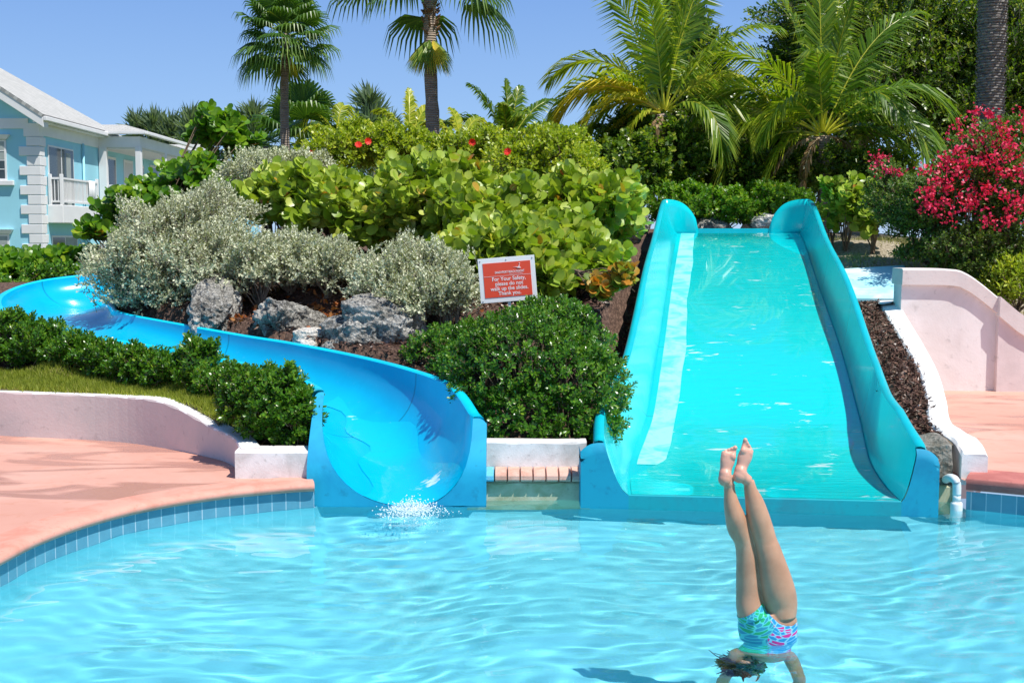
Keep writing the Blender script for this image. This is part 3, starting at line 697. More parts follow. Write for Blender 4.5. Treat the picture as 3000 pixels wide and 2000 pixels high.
root = empty('drain_pipe', (3.42, 9.0, 0), 'white plastic elbow drain pipe going into the water beside the concrete block', 'pipe')
p_ = [P(2770,1404,9.32), P(2782,1399,9.14), P(2797,1404,9.05), P(2803,1420,9.04), P(2803,1450,9.04)]
p_ = [Vector(q) for q in crom(p_, 6)]
MB().tube(p_, .032, 14).build('elbow', M['pvc'], root, True)
x_, y_ = p_[-1].x, p_[-1].y; zz = p_[-1].z
MB().tube([(x_, y_, zz+.01), (x_, y_, zz-.055)], .031, 16).build('pipe', M['pvc'], root, True)
o = MB().tube([(x_, y_, zz-.05), (x_, y_, zz-.056), (x_, y_, zz-.07), (x_, y_, -.35)], [.031, .042, .046, .046], 16).build('coupling', M['pvc'], root, True); o.cycles.is_caustics_receiver = True
# painted pedestal and stair wall
root = empty('pedestal', tuple(P(2590,872,15.5)), 'pale blue topped slanted masonry slab beside the wide slide', 'pedestal')
f0, f1 = P(2485,872,15.6), P(2692,874,15.4); b0, b1 = P(2462,787,17.0), P(2650,776,16.8)
mb = MB()
top = [f0, f1, b1, b0]
mb.add([tuple(q) for q in top]+[tuple(q-Vector((0,0,.05))) for q in top], [(0,1,2,3),(4,7,6,5),(0,4,5,1),(1,5,6,2),(2,6,7,3),(3,7,4,0)])
mb.build('slab_top', M['pale_blue'], root, False, .01, True)
dn = Vector((0,0,.053)); mb = MB()
top2 = [q-dn for q in top]; bot = [Vector((q.x, q.y, q.z-.22)) for q in top]
mb.add([tuple(q) for q in top2]+[tuple(q) for q in bot], [(0,1,2,3),(4,7,6,5),(0,4,5,1),(1,5,6,2),(2,6,7,3),(3,7,4,0)])
mb.build('slab_edge', M['stair_cap'], root, False, .01, True)
mb = MB(); q = f1; mb.box((q.x-.62, q.y+.04, .1), (q.x-.05, 16.7, q.z-.21)); mb.build('body', M['stair_paint'], root)
def stairwall():
    root = empty('stair_wall', (5.6, 14.8, .2), 'tall pale pink rendered stair wall with a stepped cap at the right edge', 'wall')
    topc = [(2640,786,14.72),(2780,788,14.71),(2825,800,14.7),(2870,830,14.7),(2926,876,14.7)]
    tp = [P(*q) for q in topc]; tp = [Vector(q) for q in crom(tp, 5)]
    mb = MB(); rows = []
    for q in tp: rows.append([(q.x+.012, q.y, .15), (q.x+.012, q.y, q.z-.06), (q.x+.012, q.y+.3, q.z-.06), (q.x+.012, q.y+.3, .15)])
    mb.grid(rows); mb.f.append((0,1,2,3)); mb.f.append((mb.n-1,mb.n-2,mb.n-3,mb.n-4)); mb.build('wall', M['stair_paint'], root, False, 0, True)
    mb = MB(); rows = []
    for q in tp: rows.append([(q.x, q.y-.06, q.z-.20), (q.x, q.y-.07, q.z-.02), (q.x, q.y-.05, q.z), (q.x, q.y+.33, q.z), (q.x, q.y+.35, q.z-.2)])
    mb.grid(rows, 0.5, True); mb.f.append((0,1,2,3,4)); mb.f.append(tuple(range(mb.n-1, mb.n-6, -1))); mb.build('cap', M['stair_cap'], root, False, 0, True)
    tp = [P(2926,868,14.62), P(3005,930,14.60), Vector((6.75,14.6,.95)), Vector((8.2,14.6,.85)), Vector((11.5,14.6,.8))]; tp = [Vector(q) for q in crom(tp, 3)]
    mb = MB(); rows = []
    for q in tp: rows.append([(q.x+.01, q.y, .15), (q.x+.01, q.y, q.z-.06), (q.x+.01, q.y+.25, q.z-.06), (q.x+.01, q.y+.25, .15)])
    mb.grid(rows); mb.f.append((0,1,2,3)); mb.f.append((mb.n-1,mb.n-2,mb.n-3,mb.n-4)); mb.build('return_wall', M['return_shade'], root, False, 0, True)
    mb = MB(); rows = []
    for q in tp: rows.append([(q.x, q.y-.05, q.z-.24), (q.x, q.y-.06, q.z), (q.x, q.y+.30, q.z), (q.x, q.y+.30, q.z-.24)])
    mb.grid(rows, .5, True); mb.f.append((0,1,2,3)); mb.f.append((mb.n-1,mb.n-2,mb.n-3,mb.n-4)); mb.build('cap', M['stair_cap'], root, False, 0, True)
stairwall()
# ------------------------------------------------------------------ foliage
def T_round():
    n = 8; a = [math.pi*(-.5)+2*math.pi*(k+.5)/n for k in range(n)]
    v = [(0, .46, -.05)]+[(.52*math.cos(t), .5+.5*math.sin(t), .10*abs(math.cos(t))+.03*math.sin(2*t)) for t in a]
    f = [(0, 1+k, 1+(k+1) % n, 1+(k+1) % n) for k in range(n)]
    return np.array(v), [(0, 1+2*k, 1+(2*k+1), 1+(2*k+2) % n) for k in range(n//2)]
def T_oval(wd=.24):
    return np.array([(0,0,0),(wd*.65,.38,.05),(wd,.74,.06),(0,1,0),(-wd,.74,.06),(-wd*.65,.38,.05),(0,.6,-.03)]), [(0,1,2,6),(6,2,3,4),(0,6,4,5)]
def T_slim(wd=.16):
    return np.array([(0,0,0),(wd,.5,.04),(0,1,-.05),(-wd,.5,.04)]), [(0,1,2,3)]
def T_petal():
    return np.array([(0,0,0),(.42,.55,.12),(0,1,.0),(-.42,.55,.12)]), [(0,1,2,3)]
TT = {'needle': T_slim(.055), 'round': T_round(), 'oval': T_oval(), 'slim': T_slim(), 'wide': T_oval(.34), 'petal': T_petal(), 'dia': T_slim(.3)}
def norm(a): return a/np.maximum(1e-6, np.linalg.norm(a, axis=-1, keepdims=True))
def leaf_arrays(pos, dirn, nrm, size, kind, rnd):
    tv, tf = TT[kind]; k = len(tv); N = len(pos)
    y = norm(dirn); z = norm(nrm-(nrm*y).sum(-1, keepdims=True)*y); x = np.cross(y, z)
    V = pos[:, None]+size[:, None, None]*(x[:, None]*tv[None, :, 0, None]+y[:, None]*tv[None, :, 1, None]+z[:, None]*tv[None, :, 2, None])
    F = (np.arange(N)[:, None, None]*k+np.array(tf)[None]).reshape(-1, 4)
    q = np.repeat(rnd, k).reshape(N, k); q = np.clip(q+np.where(q < .93, 1, 0)*np.random.default_rng(N).normal(0, .07, (N, k)), 0, 1)
    return V.reshape(-1, 3), F, q.ravel()
def tubes_arrays(A, B, ra, rb, n=4):
    """straight twigs A->B"""
    N = len(A); d = norm(B-A); ref = np.tile([0.3, .1, 1.], (N, 1)); x = norm(np.cross(d, ref)); y = np.cross(d, x)
    t = np.linspace(0, 2*np.pi, n, endpoint=False)
    ring = np.cos(t)[None, :, None]*x[:, None]+np.sin(t)[None, :, None]*y[:, None]
    V = np.concatenate([A[:, None]+ring*ra, B[:, None]+ring*rb], 1)
    f = np.array([(i, (i+1) % n, n+(i+1) % n, n+i) for i in range(n)])
    F = (np.arange(N)[:, None, None]*2*n+f[None]).reshape(-1, 4)
    return V.reshape(-1, 3), F
def crown(seed, blobs, ntwig, nleaf, size, kind, twig_len, spread=.9, up=.35, shell=.3, lump=.18, flat=.5, ground=True, jitter=.25, face=0., low=.75, odd=.012, nj=.22):
    """leaf clusters on twigs whose tips fill a lumpy shell. returns arrays and twig ends"""
    rg = np.random.default_rng(seed)
    B = np.array(blobs, float); area = (B[:, 3]*B[:, 4]+B[:, 3]*B[:, 5]+B[:, 4]*B[:, 5]); pr = area/area.sum()
    T = []; D = []; need = ntwig
    for it in range(12):
        m = need*2; b = B[rg.choice(len(B), m, p=pr)]
        d = norm(rg.normal(size=(m, 3))); d[:, 2] = np.where(d[:, 2] < -low, -d[:, 2], d[:, 2])
        ph = rg.uniform(0, 6, 1)
        lum = 1+lump*(np.sin(5*d[:, 0]+ph+b[:, 0]*3)*np.sin(4*d[:, 2]+b[:, 1]*2)+.6*np.sin(11*d[:, 0]+3*b[:, 1])*np.sin(9*d[:, 2]+b[:, 0]*7))
        r = lum*(1-shell*rg.random(m)**1.6)
        p = b[:, :3]+d*b[:, 3:]*r[:, None]
        ins = np.zeros(m, bool)
        for q in B:
            e = (((p-q[:3])/q[3:])**2).sum(-1); ins |= e < (1-shell*1.1)**2
        ok = ~ins
        if ground: ok &= p[:, 2] > hz(p[:, 0], p[:, 1])+.02
        p, d = p[ok], norm(d[ok]/b[ok][:, 3:]*B[:, 3:].mean())
        T.append(p); D.append(d); need -= len(p)
        if need <= 0: break
    T = np.concatenate(T)[:ntwig]; D = np.concatenate(D)[:ntwig]; n = len(T)
    D = norm(D+np.array([0, -face, up])+rg.normal(0, jitter, (n, 3)))
    j = np.arange(nleaf); s = (j+rg.random((n, nleaf))*.6)/nleaf
    ang = j*2.4+rg.uniform(0, 6.28, (n, 1)); x = norm(np.cross(D, rg.normal(size=(n, 3)))); y = np.cross(D, x)
    rad = np.cos(ang)[..., None]*x[:, None]+np.sin(ang)[..., None]*y[:, None]
    pos = T[:, None]-D[:, None]*(twig_len*s)[..., None]
    tilt = spread*(.45+.75*s)[..., None]
    ld = norm(D[:, None]*np.cos(tilt)+rad*np.sin(tilt)+rg.normal(0, .12, (n, nleaf, 3)))
    nr = norm(D[:, None]*flat+np.array([.12, -.22, .75])*(1-flat)+rg.normal(0, nj, (n, nleaf, 3)))
    if face: nr = norm(nr+np.array([.2, -face, .3]))
    sz = size*(.65+.5*rg.random((n, nleaf)))*(.75+.35*s)
    tint = np.clip(rg.normal(.47, .16, (n, 1))+rg.normal(0, .17, (n, nleaf))+.12*(1-s), 0, .93); tint = np.where(rg.random((n, nleaf)) < odd, rg.uniform(.93, 1, (n, nleaf)), tint)
    V, F, r = leaf_arrays(pos.reshape(-1, 3), ld.reshape(-1, 3), nr.reshape(-1, 3), sz.ravel(), kind, tint.ravel())
    return V, F, r, T, D
def stems(seed, T, D, base, nb, ra, twig_len, mat, root, name='branches', trunk_r=None):
    rg = np.random.default_rng(seed); n = len(T)
    base = np.atleast_2d(np.array(base, float)); 
    k = rg.choice(n, min(nb, n), replace=False)
    tips = T[k]-D[k]*twig_len*.3; near = base[np.argmin(((tips[:, None, :2]-base[None, :, :2])**2).sum(-1), 1)]
    mid = near+(tips-near)*.55; mid[:, 2] += .0; mid += rg.normal(0, .04, mid.shape)
    a, f = tubes_arrays(near+rg.normal(0, .02, near.shape), mid, ra, ra*.6); b, g = tubes_arrays(mid, tips, ra*.6, ra*.25)
    V = [a, b]; F = [f, g+len(a)]
    c, h = tubes_arrays(T-D*twig_len*1.3, T, ra*.28, ra*.12, 3); V.append(c); F.append(h+len(a)+len(b))
    fast_mesh(name, np.concatenate(V), np.concatenate(F), np.full(sum(len(q) for q in V), .5), mat, root)
def shrub(name, label, cat, seed, blobs, ntwig, nleaf, size, kind, twig_len, leafm, group=None, stem=None, base=None, nb=60, br=.012, **k):
    B = np.array(blobs, float); c = B[np.argmax(B[:, 3])]; gx, gy = c[0], c[1]; gz = hz1(gx, gy) if k.get('ground', True) else c[2]-c[5]
    root = empty(name, (gx, gy, gz), label, cat, group)
    V, F, r, T, D = crown(seed, blobs, ntwig, nleaf, size, kind, twig_len, **k)
    fast_mesh('foliage', V, F, r, leafm, root)
    if base is None: base = [(q[0], q[1], (hz1(q[0], q[1]) if k.get('ground', True) else q[2]-q[5])) for q in B]
    stems(seed+1, T, D, base, nb, br, twig_len, stem or M['twig'], root)
    return root, T, D
def blob(u, v, Y, rx, rz, ry=None):
    p = P(u, v, Y); return (p.x, p.y, p.z, rx, ry or rx, rz)

# clipped hedge between the slides
shrub('clipped_hedge', 'large rounded dark green clipped hedge between the two slides, in front of the sign', 'hedge', 21,
      [(.08,10.45,.86,.72,.75,.62),(-.66,11.45,.92,.42,.35,.34),(.45,10.35,.70,.64,.7,.58),(-.22,10.6,.76,.48,.6,.55),(.35,10.9,1.02,.60,.6,.54),(.08,10.02,.55,.44,.40,.40),(.5,9.98,.5,.45,.35,.36),(-.28,11.0,.85,.5,.45,.50)],
      2900, 11, .052, 'oval', .07, M['hedge'], spread=1.15, up=.35, shell=.28, lump=.06, flat=.75, nb=140, br=.010, jitter=.3)
# low hedge shrubs along the blue slide
hs = [(-.4,4,.3,.30),(25,925,12.6,.42,.30),(130,960,12.4,.36,.24),(235,985,12.15,.34,.22),(335,1010,11.9,.33,.21),(425,1020,11.65,.33,.22),(515,1035,11.4,.33,.22),(590,1010,11.25,.28,.30),(670,1080,10.95,.33,.22),(745,1100,10.65,.30,.24)]
desc = ['at the far left edge of the picture','second from the left edge','below the wide bend of the slide','third of the row counted from the left wall crack','left of the yellow flecked shrubs','in the middle of the row','tallest of the row with raised tips','with yellow leaves at its foot','next to the big clump by the slide mouth']
lab = ['low dark green shrub at the left photo edge, first in the blue slide row',
       'low dark green shrub under the blue bend, second of the row from the left',
       'low dark green shrub below the blue bend, third of the row from the left',
       'low dark green shrub, fourth from the left along the blue slide',
       'low dark green shrub, fifth from the left in the blue slide row',
       'low dark green shrub just left of the tall tipped one in the row',
       'tallest shrub of the blue slide row, its leafy tips rising above the chute',
       'dark green shrub with yellow leaves just right of the tall tipped one',
       'last low shrub of the row, touching the big clump at the blue slide mouth']
for i, (u, v, Y, r, rz) in enumerate(hs[1:]):
    c = P(u, v, Y); g = hz1(c.x, c.y)
    zt = c.z+.02; hh = max(.15, (zt-g)/2+(.05 if i in (0, 1, 6) else .02))
    shrub('low_shrub', lab[i], 'shrub', 40+i, [(c.x, c.y-.05, g+hh*.95, r, .30, hh)], 330, 12, .058, 'oval', .09, M['hedge'],
          'low shrubs in a row along the blue slide', spread=1.05, up=.75, shell=.4, lump=.22, flat=.75, nb=40, br=.009, jitter=.35)
shrub('low_shrub', 'big dark green shrub clump beside the blue slide mouth, above the white end block', 'shrub', 60,
      [(-1.95,9.78,.68,.33,.30,.36),(-1.75,9.62,.60,.22,.22,.26),(-2.2,9.95,.75,.3,.3,.3)], 1000, 12, .055, 'oval', .08, M['hedge'],
      'low shrubs in a row along the blue slide', spread=1.1, up=.5, shell=.3, lump=.12, flat=.75, nb=60, br=.010)
# silver buttonwood bushes
SB = 'silver leaved bushes on the mound'
shrub('silver_bush', 'largest silver grey bush, spreading over the inner bend of the blue slide', 'bush', 70,
      [blob(510,700,14.4,.85,.58),blob(400,770,14.0,.62,.42),blob(620,765,14.0,.80,.42),blob(470,850,13.9,.58,.26),blob(620,600,15.0,.5,.26)],
      5200, 12, .048, 'dia', .17, M['silver'], SB, M['stem_grey'], spread=.85, up=.6, shell=.55, lump=.38, flat=.5, jitter=.42, nj=.4, nb=150, br=.014)
shrub('silver_bush', 'silver grey bush in the middle behind the grey rocks, left of the tallest silver tips', 'bush', 74,
      [blob(850,760,13.9,.62,.34),blob(960,775,13.6,.50,.30),blob(760,780,13.6,.42,.28)],
      2400, 12, .048, 'dia', .16, M['silver'], SB, M['stem_grey'], spread=.85, up=.7, shell=.55, lump=.38, jitter=.42, nj=.4, nb=80, br=.013)
shrub('silver_bush', 'silver grey bush directly left of the red sign', 'bush', 78,
      [blob(1180,785,12.9,.60,.29),blob(1300,790,12.6,.36,.28),blob(1230,870,12.3,.42,.24),blob(1160,830,12.6,.5,.25),blob(1330,840,12.2,.3,.25)],
      2800, 12, .046, 'dia', .15, M['silver'], SB, M['stem_grey'], spread=.85, up=.7, shell=.55, lump=.38, jitter=.42, nj=.4, nb=80, br=.013)
shrub('silver_bush', 'small silver grey bush behind the round leaved bushes, below the dark fan palm', 'bush', 82,
      [blob(790,490,18.5,.75,.30),blob(900,480,18.7,.45,.24)], 900, 12, .06, 'dia', .16, M['silver'], SB, M['stem_grey'], spread=.85, up=.6, shell=.5, lump=.25, nb=50, br=.013, ground=False)
# sea grape masses
SG = 'round leaved sea grape bushes on the mound'
shrub('sea_grape', 'left sea grape bush with yellow green round leaves beside the large silver bush', 'bush', 90,
      [blob(850,590,16.2,.75,.42),blob(980,600,15.8,.75,.5),blob(800,540,16.6,.42,.25)], 500, 7, .17, 'round', .24, M['grape'], SG, M['twig'],
      spread=1.1, up=.35, shell=.55, lump=.22, flat=.35, nb=60, br=.014, face=.15, odd=.03, nj=.7)
shrub('sea_grape', 'widest sea grape bush with pale round leaves in the centre of the mound', 'bush', 94,
      [blob(1250,590,15.6,1.05,.62),blob(1430,670,14.6,.8,.62),blob(1130,640,15.3,.7,.5),blob(1380,760,13.6,.6,.4),blob(1520,740,13.6,.6,.4)], 1300, 7, .165, 'round', .26, M['grape'], SG, M['twig'],
      spread=1.1, up=.35, shell=.55, lump=.22, flat=.35, nb=80, br=.014, face=.15, odd=.03, nj=.7)
shrub('sea_grape', 'sea grape bush beside the left wall of the wide slide, above the bare mulch', 'bush', 98,
      [blob(1690,620,15.6,.85,.5),blob(1620,730,14.2,.62,.45),blob(1800,570,16.6,.42,.30),blob(1700,770,13.8,.5,.35),blob(1560,800,13.4,.5,.3)], 1000, 7, .17, 'round', .24, M['grape'], SG, M['twig'],
      spread=1.1, up=.35, shell=.55, lump=.22, flat=.35, nb=70, br=.013, face=.15, odd=.03, nj=.7)
shrub('sea_grape', 'low sea grape branch with orange brown leaves hanging over the edge of the wide slide', 'bush', 102,
      [blob(1830,810,12.4,.19,.14),blob(1770,840,12.5,.2,.14)], 42, 7, .13, 'round', .2,
      leafmat('rusty_sea_grape_leaf', [(0,(.12,.2,.02)),(.45,(.26,.30,.04)),(.62,(.45,.28,.03)),(1,(.5,.17,.02))], .42, .25), SG, M['twig'], spread=1.1, up=.3, shell=.7, lump=.1, flat=.4, nb=20, br=.010, face=.4, base=[tuple(P(1690,800,12.9))])
shrub('sea_grape', 'tall dark green sea grape with open branches in front of the blue house', 'bush', 106,
      [blob(640,380,20,.55,.40),blob(580,520,19.5,.72,.42),blob(430,555,19.2,.42,.30),blob(380,610,18.8,.62,.35),blob(500,620,18.8,.6,.4),blob(300,670,18.5,.38,.16),blob(700,420,20.3,.35,.3)],
      500, 7, .17, 'round', .26, M['grape_green'], SG, M['twig'], spread=1.1, up=.4, shell=.8, lump=.3, flat=.35, nb=90, br=.022, face=.45, ground=False, base=[(-6.0,18.5,1.5)])
shrub('sea_grape', 'low bright sea grape hedge behind the top of the blue slide bend, under the house', 'bush', 110,
      [blob(60,790,18.6,.8,.30),blob(200,775,18.9,.7,.28),blob(320,770,19,.5,.26),blob(-80,800,18.6,.7,.4)], 520, 8, .15, 'round', .2, M['grape_green'], SG, M['twig'],
      spread=1.1, up=.5, shell=.5, lump=.2, flat=.35, nb=50, br=.014, face=.4, ground=False)
shrub('sea_grape', 'small upright sea grape with yellowing leaves right of the wide slide top', 'bush', 114,
      [blob(2480,600,19,.36,.45),blob(2560,620,18.8,.35,.42),blob(2440,560,19.2,.22,.26)], 190, 7, .15, 'round', .22, M['grape'], SG, M['twig'],
      spread=1.1, up=.5, shell=.8, lump=.3, flat=.35, nb=24, br=.014, face=.4)
# small plant bits: dark low shrub under the left bend
shrub('low_shrub', 'leafy green shrub outside the bend of the blue slide at the left edge', 'shrub', 118, [blob(20,850,17.4,.5,.22),blob(140,805,18,.5,.2)], 320, 10, .075, 'wide', .12, M['hedge'],
      spread=1.1, up=.5, shell=.5, ground=False, nb=30)
# hibiscus hedge with red flowers
def flowers(root, pts, r, mat, seed):
    rg = np.random.default_rng(seed)
    for (u, v, Y) in pts:
        c = np.array(P(u, v, Y)); n = 8; a = np.linspace(0, 2*np.pi, n, endpoint=False)+rg.uniform(0, 1)
        ax = norm(np.array([.2, -.9, .4])+rg.normal(0, .2, 3)); x = norm(np.cross(ax, [0,0,1.])); y = np.cross(ax, x)
        dr = np.cos(a)[:, None]*x+np.sin(a)[:, None]*y+ax*.45
        V, F, rr_ = leaf_arrays(np.tile(c, (n, 1)), dr, np.tile(ax, (n, 1)), np.full(n, r), 'petal', rg.random(n))
        fast_mesh('flower', V, F, rr_, mat, root)
HB = 'hibiscus bushes with red flowers along the top of the mound'
root, _, _ = shrub('hibiscus_bush', 'bright yellow green hibiscus bush with two red flowers left of the tall palm trunk', 'bush', 120,
      [blob(1000,440,20.5,.75,.42),blob(1130,430,20.5,.7,.40),blob(930,470,20.2,.5,.35),blob(1040,390,20.6,.4,.3)], 1500, 9, .085, 'wide', .17, M['hibiscus'], HB,
      spread=1.0, up=.6, shell=.5, lump=.25, flat=.5, nb=60, br=.014, ground=False)
flowers(root, [(1077,415,19.75),(1050,426,19.7),(912,452,19.6)], .075, M['red_flower'], 1)
root, _, _ = shrub('hibiscus_bush', 'bright yellow green hibiscus bush with one red flower right of the tall palm trunk', 'bush', 124,
      [blob(1330,460,20,.75,.45),blob(1440,440,20,.6,.4),blob(1230,440,20.4,.5,.35)], 1400, 9, .085, 'wide', .17, M['hibiscus'], HB,
      spread=1.0, up=.6, shell=.5, lump=.25, flat=.5, nb=60, br=.014, ground=False)
flowers(root, [(1383,417,19.25)], .075, M['red_flower'], 2)
root, _, _ = shrub('hibiscus_bush', 'tallest yellow green hibiscus bush below the coconut palms, with two red flowers', 'bush', 128,
      [blob(1600,480,18.6,.85,.62),blob(1690,530,18,.6,.5),blob(1520,520,18.2,.6,.55),blob(1660,430,19,.5,.35)], 2300, 9, .08, 'wide', .17, M['hibiscus'], HB,
      spread=1.0, up=.6, shell=.5, lump=.25, flat=.5, nb=80, br=.014, ground=False)
flowers(root, [(1489,446,17.8),(1600,569,16.2)], .075, M['red_flower'], 3)
# shrubs above the wide slide
GB = 'green shrubs behind the top of the wide slide'
shrub('green_shrub', 'glossy green shrub behind the left corner of the wide slide top', 'shrub', 130,
      [blob(2000,600,21.8,.8,.42),blob(2130,610,21.6,.6,.4)], 1000, 10, .085, 'wide', .13, M['grape_green'], GB, spread=1.1, up=.5, shell=.5, nb=50, ground=False)
shrub('green_shrub', 'glossy green shrub behind the right corner of the wide slide top', 'shrub', 134,
      [blob(2250,590,22,.75,.36),blob(2330,610,22,.5,.4)], 900, 10, .085, 'wide', .13, M['grape_green'], GB, spread=1.1, up=.5, shell=.5, nb=50, ground=False)
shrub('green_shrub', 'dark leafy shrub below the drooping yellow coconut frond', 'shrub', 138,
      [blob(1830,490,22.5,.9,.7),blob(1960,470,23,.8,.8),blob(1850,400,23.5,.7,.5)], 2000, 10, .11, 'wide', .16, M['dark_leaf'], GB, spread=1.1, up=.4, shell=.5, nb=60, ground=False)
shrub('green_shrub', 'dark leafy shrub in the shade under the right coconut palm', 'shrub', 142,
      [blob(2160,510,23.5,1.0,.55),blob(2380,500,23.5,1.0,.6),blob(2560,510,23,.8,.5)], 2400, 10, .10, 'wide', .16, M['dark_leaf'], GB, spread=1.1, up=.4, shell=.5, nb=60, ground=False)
# bougainvillea
BB = [blob(2900,520,16.6,.85,.65),blob(2800,560,16.6,.7,.5),blob(2960,420,16.8,.55,.40),blob(2720,620,16.6,.45,.42),blob(2960,680,16.2,.6,.5),blob(2820,720,16.2,.6,.3)]
root, T_, D_ = shrub('bougainvillea', 'large bougainvillea covered in crimson blossom at the right edge above the stair wall', 'bush', 150,
      BB, 4200, 8, .06, 'wide', .13, M['boug_leaf'], spread=1.0, up=.4, shell=.45, lump=.2, nb=120, br=.013, ground=False)
def bracts(root, centres, seed, size=.05):
    rg = np.random.default_rng(seed); A_ = []
    for (u, v, Y, ru, rv, n) in centres:
        for k in range(n):
            a = rg.uniform(0, 6.28); q = math.sqrt(rg.random()); c = np.array(P(u+ru*q*math.cos(a), v+rv*q*math.sin(a), Y+rg.normal(0, .10)))
            A_.append(c)
    A_ = np.array(A_); k = 14; A_ = A_[rg.random(len(A_)) < .5]; pos = np.repeat(A_, k, 0)+rg.normal(0, .045, (len(A_)*k, 3)); m = len(pos)
    V, F, r = leaf_arrays(pos, rg.normal(size=(m, 3)), rg.normal(size=(m, 3))+np.array([.2, -.8, .6]), np.full(m, size)*rg.uniform(.7, 1.2, m), 'petal', np.clip(rg.normal(.5, .25, m), 0, 1))
    fast_mesh('blossom', V, F, r, M['boug'], root)
bracts(root, [(2900,400,16.1,70,40,26),(2960,350,16.2,50,40,14),(2830,470,15.9,70,50,30),(2950,480,15.8,60,60,34),(2750,500,15.9,60,40,16),(2780,570,15.8,80,45,34),(2880,580,15.7,70,50,26),
     (2720,600,15.9,40,35,14),(2960,600,15.6,45,40,14),(2860,350,16.2,45,40,7),(2920,650,15.5,70,25,8),(2800,385,16.1,25,50,5),(2640,470,16.2,15,20,2),(2800,490,15.9,120,80,20),(2780,655,15.5,150,30,5),(2992,540,15.7,20,80,12),(2910,330,16.2,25,15,4)], 7)
root, T_, D_ = shrub('bougainvillea', 'small low bougainvillea sprig with a few crimson blossoms left of the large one', 'bush', 154,
      [blob(2610,570,17.6,.42,.42),blob(2680,640,17,.5,.42),blob(2600,500,17.8,.3,.18),blob(2650,600,17.2,.5,.4)], 1200, 8, .055, 'wide', .13, M['boug_leaf'], spread=1.0, up=.4, shell=.6, lump=.2, nb=50, br=.011, ground=False)
bracts(root, [(2585,480,17.3,28,20,7),(2625,500,17.3,25,18,6),(2570,462,17.3,12,10,3)], 8)
shrub('green_shrub', 'yellow green pointed leaf shrub at the right edge behind the stair wall', 'shrub', 158,
      [blob(2980,830,15.6,.45,.36),blob(2930,810,15.8,.3,.22)], 330, 9, .11, 'slim', .14, M['hibiscus'], spread=1.1, up=.7, shell=.5, nb=30, ground=False)
shrub('green_shrub', 'dark green shrub between the bougainvillea and the stair wall cap', 'shrub', 162,
      [blob(2830,770,16.2,.55,.22),blob(2720,740,16.6,.5,.16),blob(2920,790,15.9,.4,.3)], 900, 8, .06, 'wide', .12, M['boug_leaf'], spread=1.1, up=.5, shell=.5, nb=40, ground=False)
# ------------------------------------------------------------------ trees
def tree(name, label, group, seed, base, blobs, ntwig, nleaf, size, kind, tl, mat, tr, bark, **k):
    root = empty(name, base, label, 'tree', group)
    V, F, r, T, D = crown(seed, blobs, ntwig, nleaf, size, kind, tl, ground=False, **k)
    fast_mesh('crown', V, F, r, mat, root)
    rg = np.random.default_rng(seed); top = np.array(blobs[0][:3]); b = np.array(base, float)
    mb = MB(); pts = [b+(top-b)*t+rg.normal(0, .12, 3)*(t > 0)*(t < 1) for t in np.linspace(0, 1, 6)]
    mb.tube(pts, np.linspace(tr, tr*.35, 6), 9)
    for q in blobs:
        e = np.array(q[:3]); s = pts[rg.integers(2, 5)]; m = (s+e)/2+rg.normal(0, .15, 3)
        mb.tube([s, m, e, e+rg.normal(0, .3, 3)], [tr*.45, tr*.3, tr*.16, tr*.06], 6)
    mb.build('trunk', bark, root, True)
    stems(seed+1, T, D, [tuple(p) for p in pts[2:]], 160, .02, tl, M['stem_grey'], root, 'branches')
    return root
TG = 'dark broadleaf trees behind the coconut palms'
tree('broadleaf_tree', 'tall narrow dark tree half hidden behind the left coconut palm', TG, 200, (1.9,29,1.8),
     [blob(2010,170,29,1.2,1.3),blob(2040,300,29,1.4,1.2),blob(1980,60,29,.7,.9),blob(1960,360,29,1.3,1.0)], 2600, 10, .15, 'oval', .35, M['dark_leaf'], .16, M['stem_grey'], up=.3, shell=.75, lump=.3)
tree('broadleaf_tree', 'big spreading dark green tree behind the right coconut palm', TG, 204, (8.2,29,1.8),
     [blob(2520,150,29,2.2,1.7),blob(2420,40,29,1.5,1.2),blob(2650,300,28.5,2.0,1.5),blob(2450,330,28.5,1.8,1.5),blob(2330,170,29.5,1.0,1.2),blob(2680,60,29,1.6,1.2)],
     6800, 10, .14, 'oval', .35, M['dark_leaf'], .22, M['stem_grey'], up=.3, shell=.7, lump=.3)
tree('broadleaf_tree', 'olive green tree behind the thick grey palm trunk at the right edge', TG, 208, (11.5,28,1.8),
     [blob(2900,180,28,1.6,1.6),blob(2980,300,27.5,1.5,1.5),blob(2850,350,27.5,1.4,1.3),blob(3060,120,28,1.6,1.5),blob(2780,220,28.5,1.3,1.5)],
     6500, 10, .13, 'oval', .33, M['dark_leaf'], .2, M['stem_grey'], up=.3, shell=.7, lump=.3)
tree('broadleaf_tree', 'dark understorey tree between the two coconut palms', TG, 212, (5.8,30,1.8),
     [blob(2190,420,30,1.5,1.1),blob(2080,440,30,1.2,.9),blob(2300,430,29.5,1.5,1.0)], 3000, 10, .13, 'oval', .33, M['dark_leaf'], .14, M['stem_grey'], up=.3, shell=.7, lump=.3)
